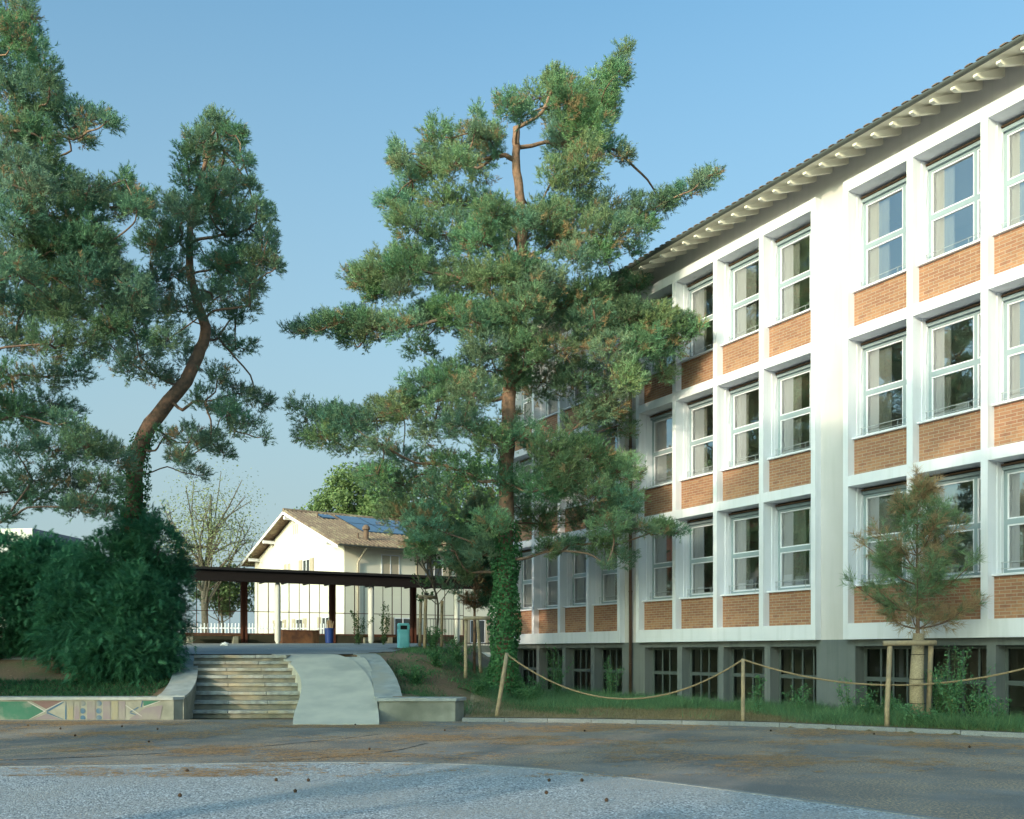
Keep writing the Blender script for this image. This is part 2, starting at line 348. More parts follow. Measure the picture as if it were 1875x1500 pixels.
# ramp
fl = np.poly1d(np.polyfit(RY, RL, 4)); fr_ = np.poly1d(np.polyfit(RYr, RR, 4))
rp = MB(); V = []; yy = np.linspace(20.6, 26.6, 40)
def rz(y): return np.interp(y, [20.6, 20.9, 25.8, 26.3, 26.7], [.02, .09, 1.44, 1.53, 1.545])
for y in yy:
    for x in (float(fl(y)), float(fr_(y))):
        V += [(x, y, float(rz(y))), (x, y, -.05)]
rp.add(V, [q for i in range(39) for q in ((4*i, 4*i+2, 4*i+6, 4*i+4), (4*i, 4*i+4, 4*i+5, 4*i+1), (4*i+2, 4*i+3, 4*i+7, 4*i+6))]+[(0, 1, 3, 2), (156, 158, 159, 157)])
pin_ = np.poly1d(np.polyfit(CYr, RIN, 3)); V = []; yf = np.linspace(22.4, 26.9, 24)
for y in yf:
    zt = min(float(rz(y)), 1.53)-.07
    for x in (float(fr_(min(y, 26.5)))-.02, float(pin_(y))+.03): V += [(x, y, zt), (x, y, -.05)]
rp.add(V, [q for i in range(23) for q in ((4*i, 4*i+2, 4*i+6, 4*i+4), (4*i, 4*i+4, 4*i+5, 4*i+1), (4*i+2, 4*i+3, 4*i+7, 4*i+6))]+[(0, 1, 3, 2)])
o = rp.build('ramp', M['ramp']); tag(o, 'smooth curving concrete ramp running up beside the stone steps', 'ramp')
def loft(Yk, A, B, z, zb, m, name, parent, n=30, over=0.0):
    pa = np.poly1d(np.polyfit(Yk, A, 3)); pb_ = np.poly1d(np.polyfit(Yk, B, 3))
    b = MB(); ys_ = np.linspace(Yk[0], Yk[-1], n); V = []
    for y in ys_:
        xa = float(pa(y))-over; xb = float(pb_(y))+over; zt = z(y); zz = zb(y) if callable(zb) else zb
        V += [(xa, y, zt), (xb, y, zt), (xb, y, zz), (xa, y, zz)]
    b.add(V, [(4*i+k, 4*i+4+k, 4*i+4+(k+1) % 4, 4*i+(k+1) % 4) for i in range(n-1) for k in range(4)]+[(0, 1, 2, 3), (4*n-1, 4*n-2, 4*n-3, 4*n-4)])
    return b.build(name, m, parent)
def capz(y): return float(np.interp(y, [22.2, 22.7, 26.6, 27.1], [.545, .62, 1.5, 1.555]))
wl_ = thing('garden_wall', 'low concrete retaining wall with a faded painted fish mural, left of the steps', 'wall')
loft(CY, LOUT, LIN, lambda y: capz(y)-.06, -.05, M['concrete'], 'stair_cheek', wl_)
loft(CY, LOUT, LIN, capz, lambda y: capz(y)-.06, M['cap'], 'sloping_cap', wl_, over=.02)
b = MB(); b.prism([(-16, 22.1), (-7.98, 22.1), (-7.83, 22.3), (-8.0, 22.62), (-16, 22.62)], -.05, .47); b.build('wall_body', M['concrete'], wl_)
b = MB(); b.prism([(-16, 22.06), (-7.98, 22.06), (-7.80, 22.298), (-8.42, 22.298), (-8.5, 22.66), (-16, 22.66)], .47, .535); b.build('cap', M['cap'], wl_)
wr_ = thing('garden_wall', 'low plain concrete bench wall curving down the right side of the ramp', 'wall')
loft(CYr, RIN, ROUT, lambda y: capz(y)-.06, -.05, M['concrete'], 'stair_cheek', wr_)
loft(CYr, RIN, ROUT, capz, lambda y: capz(y)-.06, M['cap'], 'sloping_cap', wr_, over=.02)
b = MB(); b.prism([(-3.06, 21.6), (-1.31, 21.6), (-1.13, 22.0), (-1.2, 22.18), (-3.06, 22.18)], -.05, .47); b.build('wall_body', M['concrete'], wr_)
b = MB(); b.prism([(-3.14, 21.56), (-1.28, 21.56), (-1.07, 22.0), (-1.15, 22.197), (-3.14, 22.197)], .47, .54); b.build('cap', M['cap'], wr_)
# mural (crop pixels 2.93x, wall at Y=22.1)
def mural(name, polys, col):
    global mk; mk = globals().get('mk', 0)+1; b = MB()
    for q_, po in enumerate(polys):
        P = [W(x/2.93, 1100+y/2.93, 22.1) for x, y in po]; n = len(P)
        b.add([(p[0], 22.097-.0012*mk-.00015*q_, min(max(p[2], .01), .465)) for p in P], [tuple(range(n))])
    m = mat('mural_'+name, col, .9, tuple(c*.75+.05 for c in col), 7, (.25, .25, .22), 2.2, contrast=.8)
    return b.build('mural_paint', m, wl_)
def ln(a, b_, w=6):
    d = np.array(b_, float)-a; q = np.array([-d[1], d[0]])/np.linalg.norm(d)*w/2; a = np.array(a, float); b_ = np.array(b_, float)
    return [tuple(a+q), tuple(b_+q), tuple(b_-q), tuple(a-q)]
def rc(x0, x1, y0=540, y1=642): return [(x0, y0), (x1, y0), (x1, y1), (x0, y1)]
def circ(x, y, r=15): return [(x+r*math.cos(a), y+r*math.sin(a)) for a in np.linspace(0, 2*math.pi, 18, endpoint=False)]
mural('green', [[(-60, 541), (145, 541), (235, 592), (150, 642), (-60, 642)], [(766, 537), (856, 537), (800, 556), (770, 566)], [(768, 622), (800, 620), (842, 634), (840, 641), (768, 641)]], (.035, .15, .10))
mural('red', [[(165, 538), (340, 538), (248, 582)]], (.20, .12, .115))
mural('blue', [ln((250, 595), (340, 543), 9), ln((250, 600), (338, 640), 9), ln((352, 540), (352, 642), 7), ln((696, 598), (742, 572), 6), ln((696, 602), (738, 614), 6), ln((764, 537), (756, 572), 6)]+[circ(443, y) for y in (551, 591, 630)]+[circ(530, y) for y in (551, 591, 629)], (.05, .13, .22))
mural('purple', [rc(398, 426), rc(466, 512), rc(551, 592), rc(636, 671), [(172, 641), (250, 606), (325, 641)], [(690, 641), (780, 575), (872, 560), (858, 641)]], (.22, .19, .21))
mural('ochre', [rc(362, 392), rc(427, 430), rc(598, 632)], (.29, .27, .17))
mural('white', [ln((148, 541), (242, 594), 5), ln((242, 592), (155, 641), 5), ln((240, 588), (342, 537), 4), ln((672, 560), (760, 620), 4), ln((770, 570), (860, 538), 4)], (.5, .5, .47))
# ------------------------------------------------------------------ school building
ang = math.atan2(-.865, .501)
D0 = 18.07
sch = thing('school_building', 'long three storey white school building with brick spandrels and grey basement', 'building', (.865*D0, .501*D0, 0), ang)
# local frame: x = -s (towards camera), y = depth into the building, z up
PITCH = 1.765; OW = 1.61; DEP = .52
groups = [(8.36, 4), (16.40, 4), (24.43, 4)]
bases = [2.28, 5.78, 9.28]
S_END = 32.3; S_NEAR = 7.3
wb = MB(); fb = MB(); sp = MB(); bb = MB()
def sbox(b, s0, s1, y0, y1, z0, z1): b.box(-s1, -s0, y0, y1, z0, z1)
# cream wall areas at depth .2
edges = [S_NEAR]
for g0, n in groups:
    e0 = g0-.145; e1 = g0+(n-1)*PITCH+OW+.145; edges += [e0, e1]
edges.append(S_END)
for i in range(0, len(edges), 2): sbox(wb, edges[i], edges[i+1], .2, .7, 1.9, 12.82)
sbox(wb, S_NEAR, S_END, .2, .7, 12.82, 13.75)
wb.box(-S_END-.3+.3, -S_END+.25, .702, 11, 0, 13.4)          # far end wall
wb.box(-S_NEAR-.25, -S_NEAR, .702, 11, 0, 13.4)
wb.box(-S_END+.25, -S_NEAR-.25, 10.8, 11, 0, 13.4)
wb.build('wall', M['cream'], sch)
for g0, n in groups:
    e0 = g0-.145; e1 = g0+(n-1)*PITCH+OW+.145
    # outer fins
    sbox(fb, e0, g0, 0, .30, 1.9, 12.82); sbox(fb, g0+(n-1)*PITCH+OW, e1, 0, .30, 1.9, 12.82)
    sbox(fb, e0, g0+.02, .30, .6, 2.28, 12.55); sbox(fb, g0+(n-1)*PITCH+OW-.02, e1, .30, .6, 2.28, 12.55)
    for k in range(n):
        s0 = g0+k*PITCH
        if k < n-1:
            sbox(fb, s0+OW, s0+PITCH, 0, .30, 1.9, 12.82); sbox(fb, s0+OW-.02, s0+PITCH+.02, .30, .6, 2.28, 12.55)
        sbox(fb, s0, s0+OW, .003, .6, 1.9, 2.28)               # bottom beam
        for zb_ in bases[1:]: sbox(fb, s0, s0+OW, .003, .6, zb_-.25, zb_)
        sbox(fb, s0, s0+OW, .003, .6, 12.55, 12.82)
o = fb.build('white_grid', M['white'], sch)
# slanted lower lip
# plinth with openings
pb = MB()
pos = [S_NEAR]
for g0, n in groups:
    for k in range(n): pos += [g0+k*PITCH, g0+k*PITCH+OW*.97]
pos.append(S_END)
for i in range(0, len(pos), 2): sbox(pb, pos[i], pos[i+1], .2, .7, -.3, 1.9)
for i in range(1, len(pos)-1, 2): sbox(pb, pos[i], pos[i+1], .203, .7, 1.74, 1.9); sbox(pb, pos[i], pos[i+1], .203, .7, -.3, .14)
pb.build('plinth', M['base'], sch)
# floors and back walls inside
ib = MB()
for z in (.05, 1.95, 5.55, 9.05, 12.6):
    sbox(ib, S_NEAR+.26, S_END-.26, .72, 10.7, z, z+.2)
for z0, z1 in ((.25, 1.95), (2.15, 5.55), (5.75, 9.05), (9.25, 12.6)):
    sbox(ib, S_NEAR+.26, S_END-.26, 4.2, 4.3, z0, z1)
    for s_ in (15.85, 23.85): sbox(ib, s_, s_+.12, .72, 4.2, z0, z1)
ib.build('interior_wall', M['interior'], sch)
# brick panel / window prototypes; local origin = near lower corner at brick base
def make_window():
    f = MB(); zb0 = .94; zt = 3.25; x0 = -OW+.02; x1 = -.02; y = DEP
    def bar(xa, xb, za, zc, ya=0, yb=.06): f.box(xa, xb, y+ya, y+yb, za, zc)
    zh = zt-.17
    bar(x0, x0+.07, zb0, zh); bar(x1-.07, x1, zb0, zh); bar(x0+.07, x1-.07, zh-.06, zh); bar(x0+.07, x1-.07, zb0, zb0+.07)
    zm = zb0+(zh-zb0)*.50; bar(x0+.07, x1-.07, zm-.055, zm+.055)
    xm = x0+1.10
    bar(xm, xm+.07, zb0+.07, zm-.055); bar(xm, xm+.07, zm+.055, zh-.06)
    o = f.build('window', M['frame_grey'], sch)
    # inner white sashes
    s = MB()
    for xa, xb in ((x0+.07, xm), (xm+.07, x1-.07)):
        for za, zc in ((zb0+.07, zm-.055), (zm+.055, zh-.06)):
            for q in ((xa, xa+.03, za, zc), (xb-.03, xb, za, zc), (xa+.03, xb-.03, za, za+.03), (xa+.03, xb-.03, zc-.03, zc)):
                s.box(q[0], q[1], y+.012, y+.05, q[2], q[3])
    s.build('sash', M['white'], o)
    g = MB(); g.add([(x0+.08, y+.035, zb0+.08), (x1-.08, y+.035, zb0+.08), (x1-.08, y+.035, zh-.07), (x0+.08, y+.035, zh-.07)], [(0, 1, 2, 3)])
    g.build('pane', M['glass'], o)
    cw = .42; g = MB(); xs_ = np.linspace(x0+.10, x0+.10+cw, 22); yc_ = y+.12+.007*np.sin(np.arange(22)*1.1)
    g.add([(a, b_, zb0+.1) for a, b_ in zip(xs_, yc_)]+[(a, b_, zh-.05) for a, b_ in zip(xs_, yc_)], [(i, i+1, 23+i, 22+i) for i in range(21)])
    g.build('curtain', M['curtain'], o)  # added sheet: part curtain, part stand-in for the fin reflected in the pane
    g = MB(); g.box(-OW-.06, -.0, .14, y+.06, .88, .925); g.build('sill', M['white'], o)
    g = MB(); g.box(x0, x1, y-.07, y+.06, zh+.003, zh+.075); g.build('blind_box', M['frame_grey'], o)
    g = MB(); g.box(x0, x1, y-.10, y-.05, zh+.09, zh+.125); g.build('brown_slat', M['wood_slat'], o)
    g = MB(); g.box(x0, x1, y, y+.05, zh+.078, zt); g.build('dark_gap', M['dark_slot'], o)
    g = MB()
    for z in (1.04, 1.17): g.tube([(-OW+.02, y-.1, z), (-.02, y-.1, z)], .008, 5)
    for x in (-OW+.05, -.55, -.1): g.tube([(x, y-.1, .925), (x, y-.1, 1.17)], .008, 5)
    g.build('guard_rail', M['steel'], o)
    g = MB(); g.tube([(-OW+.03, y-.05, 3.1), (-OW+.035, y-.09, 2.9), (-OW+.07, y-.16, 2.6), (-OW+.05, y-.15, 2.3), (-OW+.03, y-.13, 2.25)], .008, 5)
    g.tube([(-OW+.025, y-.12, 2.3), (-OW+.025, y-.12, .95)], .006, 4)
    g.build('awning_arm', M['white'], o)
    return o
def make_panel():
    g = MB(); g.box(-OW+.0, 0, .22, .44, 0, .88); return g.build('brick_panel', M['brick'], sch)
def make_basewin():
    f = MB(); y = .52; x0 = -OW*.97; x1 = 0; z0 = .14; z1 = 1.74
    def bar(xa, xb, za, zc): f.box(xa, xb, y, y+.06, za, zc)
    bar(x0, x0+.06, z0, z1); bar(x1-.06, x1, z0, z1); bar(x0+.06, x1-.06, z1-.07, z1); bar(x0+.06, x1-.06, z0, z0+.07)
    zm = z0+.82; bar(x0+.06, x1-.06, zm-.05, zm+.05)
    for fx in (.30, .52, .76):
        xm = x0+fx*(x1-x0)
        bar(xm-.02, xm+.02, z0+.07, zm-.05); bar(xm-.02, xm+.02, zm+.05, z1-.07)
    o = f.build('basement_window', M['base_frame'], sch)
    g = MB(); g.add([(x0+.05, y+.03, z0+.05), (x1-.05, y+.03, z0+.05), (x1-.05, y+.03, z1-.05), (x0+.05, y+.03, z1-.05)], [(0, 1, 2, 3)])
    g.build('pane', M['glass_base'], o)
    g = MB(); g.box(x0, x1, .18, y+.06, .142, .165); g.build('sill', M['base'], o)
    return o
w0 = make_window(); p0 = make_panel(); b0 = make_basewin(); first = True
for gi, (g0, n) in enumerate(groups):
    for k in range(n):
        s0 = g0+k*PITCH
        o = b0 if first else copy_tree(b0, sch); o.location = (-s0, 0, 0)
        for bz in bases:
            o = w0 if first else copy_tree(w0, sch); o.location = (-s0, 0, bz)
            q = p0 if first else copy_tree(p0, sch); q.location = (-s0, 0, bz)
            first = False
            cu = [c_ for c_ in o.children if c_.name.startswith('curtain')][0]; f_ = [1.3, 1.1, 1.45, .9, 1.2, 1.8][(k*5+gi*3+int(bz)) % 6]; xo = -OW+.12
            cu.scale = (f_, 1, 1); cu.location = (xo-xo*f_, 0, 0)
            if gi == 0 and k == 2 and bz == 5.78:
                oc = MB(); oc.box(-.5, -.46, .05, .09, 1.02, 2.0); oc.box(-.1, -.06, .05, .09, 1.02, 2.0); oc.box(-.46, -.1, .05, .09, 1.02, 1.06); oc.box(-.46, -.1, .05, .09, 1.96, 2.0)
                s_ = oc.build('open_sash', M['white'], o); s_.rotation_euler = (R(-7), 0, 0); s_.location = (-.0, .50, -.03)
# eaves
OVH = .95; yE = .2-OVH
rt = MB()
rt.add([(-S_END-.7, yE-.06, 13.27), (-S_NEAR+.6, yE-.06, 13.27), (-S_NEAR+.6, 5.6, 15.6), (-S_END-.7, 5.6, 15.6), (-S_END-.7, 12, 13.27), (-S_NEAR+.6, 12, 13.27)], [(0, 1, 2, 3), (3, 2, 5, 4)])
th = np.linspace(0, math.pi, 6)
for x in np.arange(-S_END-.6, -S_NEAR+.6, .245):               # tile ends, seen above the gutter
    V = []
    for yy_, zz_ in ((yE-.13, 13.265), (yE+.6, 13.27+.66*.367)):
        V += [(x+.085*math.cos(a), yy_, zz_+.026*math.sin(a)) for a in th]
    rt.add(V, [(i, i+1, i+7, i+6) for i in range(5)]+[(0, 1, 2, 3, 4, 5)])
rt.build('roof', M['tile'], sch)
g = MB(); g.add([(-S_END-.68, yE, 13.20), (-S_NEAR+.58, yE, 13.20), (-S_NEAR+.58, .25, 13.20+.95*.36), (-S_END-.68, .25, 13.20+.95*.36)], [(0, 1, 2, 3)])
g.build('soffit', M['soffit'], sch)
g = MB(); V = []
for x in (-S_END-.7, -S_NEAR+.6):
    V += [(x, yE-.08+.065*math.cos(a), 13.235-.075*math.sin(a)) for a in np.linspace(0, math.pi, 8)]
g.add(V, [(i, i+1, i+9, i+8) for i in range(7)]+[(0, 8, 15, 7)]); g.build('gutter', M['gutter'], sch, smooth=False)
rf = MB(); H = .17
rf.add([(x, y, z) for x in (-.045, .045) for y, z in ((yE+.02, 13.2-.09), (.22, 13.2+.92*.36-.0), (.22, 13.2+.92*.36-H-.03), (yE+.14, 13.2-H+.01), (yE+.02, 13.2-.14))],
       [(0, 1, 2, 3, 4), (9, 8, 7, 6, 5)]+[(i, i+5, (i+1) % 5+5, (i+1) % 5) for i in range(5)])
r0 = rf.build('rafter', M['soffit'], sch); r0.location = (-S_END-.3, 0, 0)
for i in range(1, 52):
    c = r0.copy(); C.objects.link(c); c.location = (-S_END-.3+.49*i, 0, 0)
dp = MB(); dp.tube([(-23.86, .10, .12), (-23.86, .10, 12.95), (-23.86, -.1, 13.1), (-23.86, yE-.05, 13.18)], .05, 10)
for z in np.arange(1.2, 12.5, 2.3): dp.tube([(-23.86, .10, z), (-23.86, .10, z+.04)], .062, 10)
o = dp.build('downpipe', M['copper'], sch, smooth=True)
g = MB(); g.tube([(-23.86, .10, -.05), (-23.86, .10, .12)], .07, 10); g.build('pipe_foot', M['black'], o)
# things seen behind the glass
g = MB()
for s_, z_, h_ in ((17.6, 3.22, .42), (17.2, 3.22, .36), (19.3, 3.22, .3), (19.0, 3.22, .38), (12.6, 6.72, .3), (12.9, 6.72, .22), (21, 3.22, .3), (20.8, 6.72, .3)):
    sbox(g, s_, s_+.28, .62, .66, z_, z_+h_)
g.build('paper_decoration', M['white'], sch)
g = MB()
for s_, z0, z1 in ((13.7, .3, 1.7), (14.0, .3, 1.3), (14.5, .9, 1.7)): sbox(g, s_, s_+.12, 1.0, 1.05, z0, z1)
g.build('curtain', M['cream'], sch)
# ------------------------------------------------------------------ pavilion
pdir = math.atan2(4.7, 9.2)
pz = float(zf(-10, 39))
pav = thing('pavilion', 'long dark flat roofed shelter with glazed screen behind white columns', 'building', (-12.98, 38.0, 1.88), pdir)
PH = 3.15
g = MB(); g.add([(-5, -.45, PH+.02), (13.6, -.45, PH+.02), (13.6, 3.6, PH-.12), (-5, 3.6, PH-.12), (-5, -.45, PH-.08), (13.6, -.45, PH-.08), (13.6, 3.6, PH-.22), (-5, 3.6, PH-.22)],
   [(0, 1, 2, 3), (7, 6, 5, 4), (0, 4, 5, 1), (1, 5, 6, 2), (2, 6, 7, 3), (3, 7, 4, 0)]); g.build('roof', M['pav_roof'], pav)
g = MB(); g.box(-4.9, 13.5, -.30, -.18, PH-.52, PH-.085); g.build('fascia', M['pav_beam'], pav)
g = MB()
for k in np.arange(-4.6, 13.4, 1.0): g.box(k, k+.08, -.17, 3.4, PH-.34, PH-.235)
g.build('roof_joist', M['pav_beam'], pav)
g = MB(); g.box(-4.9, 13.5, -.6, 3.6, -.3, 0.02); g.build('floor_slab', M['concrete'], pav)
ck = [-.65, 3.45, 7.56, 11.69]
for i, k in enumerate(ck):
    g = MB(); g.tube([(k, -.05, .02), (k, -.05, .10), (k, -.05, .22), (k, -.05, PH-.7), (k, -.05, PH-.52)], [.07, .07, .125, .125, .09], 14)
    g.build('column', M['pav_white'], pav, smooth=True)
for k in (-1.4, 2.66, 6.7, 10.72):
    g = MB(); g.box(k-.14, k-.05, 2.92, 3.12, .02, PH-.24); g.box(k+.05, k+.14, 2.92, 3.12, .02, PH-.24); g.box(k-.05, k+.05, 2.98, 3.06, .02, PH-.24)
    g.build('post', M['pav_post'], pav)
spans = [(-5, -1.54), (-1.26, 2.52), (2.80, 6.56), (6.84, 10.58), (10.86, 13.4)]
for a, b_ in spans:
    g = MB(); g.box(a, b_, 2.99, 3.05, .50, .56); g.box(a, b_, 2.99, 3.05, PH-.30, PH-.24); g.box(a, b_, 3.0, 3.04, 1.52, 1.55)
    nn = max(3, round((b_-a)/.47)); w = (b_-a)/nn
    for i in range(nn+1):
        x = a+i*w; t = .018 if i % 2 else .03
        g.box(max(a, x-t/2), min(b_, x+t/2), 2.995, 3.045, .56, PH-.30)
    s_ = g.build('glazing_frame', M['pav_post'], pav)
    g = MB(); g.add([(a, 3.02, .5), (b_, 3.02, .5), (b_, 3.02, PH-.3), (a, 3.02, PH-.3)], [(0, 1, 2, 3)]); g.build('pane', M['glass_pav'], s_)
    g = MB(); g.box(a, b_, 2.96, 3.08, .02, .498); g.build('low_wall', M['pav_wall'], pav)
def on_pav(x, y, z=0):
    v = Matrix.Rotation(pdir, 3, 'Z') @ Vector((x, y, z)); return (v.x-12.98, v.y+38, z+1.9)
def bench(name, label, x, y, ln_):
    o = thing(name, label, 'bench', on_pav(x, y), pdir, 'benches under the shelter')
    g = MB()
    for q in (-.2, -.02, .16): g.box(-ln_/2, ln_/2, q, q+.14, .40, .45)
    g.build('seat', M['rust'], o)
    for sx in (-ln_/2+.25, ln_/2-.25):
        g = MB(); g.box(sx-.1, sx+.1, -.16, .26, 0, .40); g.build('leg', M['concrete'], o)
bench('bench', 'long brown slatted bench on stone blocks at the left end of the shelter', 1.2, 2.3, 2.4)
bench('bench', 'short brown slatted bench standing right of the blue tub', 8.7, 2.3, 1.6)
o = thing('metal_chest', 'large rusty brown metal chest standing between the white column and the blue tub', 'chest', on_pav(4.75, 1.3), pdir)
g = MB(); g.box(-.85, .75, -.35, .35, .06, .62); g.build('body', M['rust'], o)
g = MB(); g.box(-.88, .78, -.38, .38, .622, .66); g.build('lid', M['pav_post'], o)
for sx in (-.8, .62):
    g = MB(); g.box(sx, sx+.08, -.3, -.22, 0, .06); g.build('foot', M['black'], o)
o = thing('blue_tub', 'dark blue plastic tub full of wooden sticks under the shelter', 'bin', on_pav(5.95, .9), pdir)
g = MB(); g.tube([(0, 0, 0), (0, 0, .04), (0, 0, .72)], [.15, .165, .20], 20)
g.build('body', M['blue'], o, smooth=False)
g = MB(); g.tube([(0, 0, .70), (0, 0, .76)], .22, 20); g.build('rim', M['blue'], o)
for i in range(11):
    a = random.uniform(0, 6.28); r_ = random.uniform(.02, .13); g = MB()
    g.tube([(r_*math.cos(a), r_*math.sin(a), .5), (r_*1.9*math.cos(a), r_*1.9*math.sin(a), random.uniform(.95, 1.15))], .017, 6)
    s_ = g.build('wooden_stick', M['timber']); s_.location = o.location; s_.rotation_euler = o.rotation_euler
    tag(s_, 'thin wooden stick poking out of the blue tub', 'stick', 'wooden sticks in the blue tub')
g = MB(); P = []
for i in range(7):
    for j in range(10):
        a = j/10*2*math.pi; t = i/6*math.pi/2; q = 1+random.uniform(-.25, .25)
        P.append((.17*math.cos(a)*math.cos(t)*q, .13*math.sin(a)*math.cos(t)*q, .13*math.sin(t)*q))
g.add(P, [(i*10+j, i*10+(j+1) % 10, (i+1)*10+(j+1) % 10, (i+1)*10+j) for i in range(6) for j in range(10)])
w_ = W(412, 1183, 36); o = g.build('plastic_bag', M['plastic_bag'], loc=(w_[0], 36, float(zf(w_[0], 36))+.02)); tag(o, 'crumpled white plastic bag lying on the tarmac before the shelter', 'bag')
# turquoise litter bin
bx, by = W(738, 1184, 33.5)[:2]; zb_ = float(zf(bx, by))
o = thing('litter_bin', 'tall turquoise litter bin with a domed top on the upper yard', 'litter bin', (bx, by, max(zb_, 1.74)), R(12))
def round_box(b, hw, z0, z1, n=8, r=.09):
    P = []
    for cx, cy, a0 in ((hw-r, hw-r, 0), (-hw+r, hw-r, 90), (-hw+r, -hw+r, 180), (hw-r, -hw+r, 270)):
        P += [(cx+r*math.cos(R(a0+90*i/n)), cy+r*math.sin(R(a0+90*i/n))) for i in range(n+1)]
    b.prism(P, z0, z1)
g = MB(); round_box(g, .21, 0, .66); g.build('body', M['cyan'], o)
g = MB(); round_box(g, .175, .66, .80); g.build('opening', M['black'], o)
g = MB()
for sx in (-1, 1):
    for sy in (-1, 1): g.box(min(sx*.12, sx*.2), max(sx*.12, sx*.2), min(sy*.12, sy*.2), max(sy*.12, sy*.2), .66, .80)
round_box(g, .21, .80, .86); round_box(g, .19, .86, .885); g.build('hood', M['cyan'], o)
# ------------------------------------------------------------------ house
hd = math.atan2(.587, .81)
hs = thing('house', 'cream two storey house with a brown tiled gable roof and solar panels behind the shelter', 'house', (-8.95, 50, 1.8), hd)
# local x along the ridge (to the right/back), local y along the gable to the left/back
GW = 13.1; HL = 17; EV = 5.55; AP = 8.0; OV = .75; OE = .8
sl_ = (AP-EV)/(GW/2)
g = MB()
g.add([(0, 0, -.5), (0, GW, -.5), (0, GW, EV), (0, GW/2, AP-.12), (0, 0, EV), (HL, 0, -.5), (HL, GW, -.5), (HL, GW, EV), (HL, GW/2, AP-.12), (HL, 0, EV)],
      [(0, 4, 3, 2, 1), (5, 6, 7, 8, 9), (0, 5, 9, 4), (1, 2, 7, 6), (4, 9, 8, 3), (3, 8, 7, 2)])
g.build('wall', M['cream_house'], hs)
def slope(y0, z0, y1, z1, th_, x0, x1, b):
    b.add([(x0, y0, z0), (x1, y0, z0), (x1, y1, z1), (x0, y1, z1), (x0, y0, z0-th_), (x1, y0, z0-th_), (x1, y1, z1-th_), (x0, y1, z1-th_)],
          [(0, 1, 2, 3), (7, 6, 5, 4), (0, 4, 5, 1), (1, 5, 6, 2), (2, 6, 7, 3), (3, 7, 4, 0)])
g = MB(); zE = EV+.12-OE*sl_
slope(-OE, zE+.08, GW/2, AP+.10, .08, -OV, HL+OV, g); slope(GW+OE, zE+.08, GW/2, AP+.10, .08, -OV, HL+OV, g)
for x in np.arange(-OV+.1, HL+OV, .28):                          # tile rolls running down the slope
    P0 = np.array([x, -OE-.06, zE+.085]); P1 = np.array([x, GW/2, AP+.105])
    th_ = np.linspace(0, math.pi, 5); V = [(P[0]+.075*math.cos(a), P[1], P[2]+.05*math.sin(a)) for P in (P0, P1) for a in th_]
    g.add(V, [(i, i+1, i+6, i+5) for i in range(4)]+[(0, 1, 2, 3, 4)])
g.tube([(-OV, GW/2, AP+.12), (HL+OV, GW/2, AP+.12)], .11, 8)
g.build('roof', M['htile'], hs)
g = MB()
slope(-OE-.02, zE-.0, GW/2, AP+.02, .16, -OV-.04, -OV, g); slope(GW+OE+.02, zE-.0, GW/2, AP+.02, .16, -OV-.04, -OV, g)
g.build('bargeboard', M['white'], hs)
for y, z in ((GW/2, AP-.25), (GW-.8, EV+.2), (GW*.75, AP-1.35), (.8, EV+.2)):
    g = MB(); g.box(-OV+.05, .1, y-.09, y+.09, z-.18, z); g.build('purlin', M['white'], hs)
def shutter_window(on_gable, a, z, w, h, left=True, right=True, glassy=True):
    g = MB()
    t = .06
    def bx(b, u0, u1, d0, d1, z0, z1):
        if on_gable: b.box(-d1, -d0, u0, u1, z0, z1)
        else: b.box(u0, u1, -d1, -d0, z0, z1)
    for q in ((a, a+t, z, z+h), (a+w-t, a+w, z, z+h), (a+t, a+w-t, z, z+t), (a+t, a+w-t, z+h-t, z+h), (a+w/2-t/2, a+w/2+t/2, z+t, z+h-t)):
        bx(g, q[0], q[1], .002, .04, q[2], q[3])
    o = g.build('window', M['white'], hs)
    g = MB(); bx(g, a+t, a+w-t, .004, .015, z+t, z+h-t); g.build('pane', M['dark_glass'] if glassy else M['shutter'], o)
    for on, u in ((left, a-w*.52), (right, a+w+.02)):
        if on:
            g = MB(); bx(g, u, u+w*.5, .02, .06, z, z+h)
            for zz in np.arange(z+.06, z+h-.05, .09): bx(g, u+.04, u+w*.5-.04, .06, .075, zz, zz+.045)
            g.build('shutter', M['shutter'], o)
shutter_window(True, 4.4, 3.85, 1.0, 1.3); shutter_window(True, 7.1, 3.85, 1.2, 1.3, left=False, right=False, glassy=False)
for y in (1.8, 5.4, 8.4): shutter_window(True, y, .25, 1.0, 1.5)
g = MB()
for k in range(3): g.box(-.012, -.003, GW/2-.35+.28*k, GW/2-.25+.28*k, 6.75, 7.3)
g.build('gable_vent', M['shutter'], hs)
for x in (2.2, 5.0, 8.2, 12):
    shutter_window(False, x, 3.8, 1.15, 1.35, left=False, right=False, glassy=False) if x < 3 else shutter_window(False, x, 3.8, 1.15, 1.35)
for x in (3, 8, 13): shutter_window(False, x, .3, 1.1, 1.4)
def on_slope(b, x0, x1, t0, t1, up, th_):            # t measured 0 at eave .. 1 at ridge
    def p(t): return (-OE+t*(GW/2+OE), zE+.08+t*(AP+.02-zE))
    (ya, za), (yb, zb__) = p(t0), p(t1); slope(ya, za+up+th_, yb, zb__+up+th_, th_, x0, x1, b)
g = MB(); on_slope(g, 2.3, 11.1, .43, .93, .06, .05); pnl = g.build('solar_panel', M['solar'], hs)
g = MB()
for k in range(1, 6): on_slope(g, 2.3+1.5*k-.02, 2.3+1.5*k+.02, .42, .93, .112, .004)
on_slope(g, 2.3, 11.1, .672, .678, .118, .004); g.build('panel_joint', M['black'], pnl)
g = MB(); on_slope(g, 1.05, 1.9, .80, .91, .06, .06); g.build('skylight', M['solar'], hs)
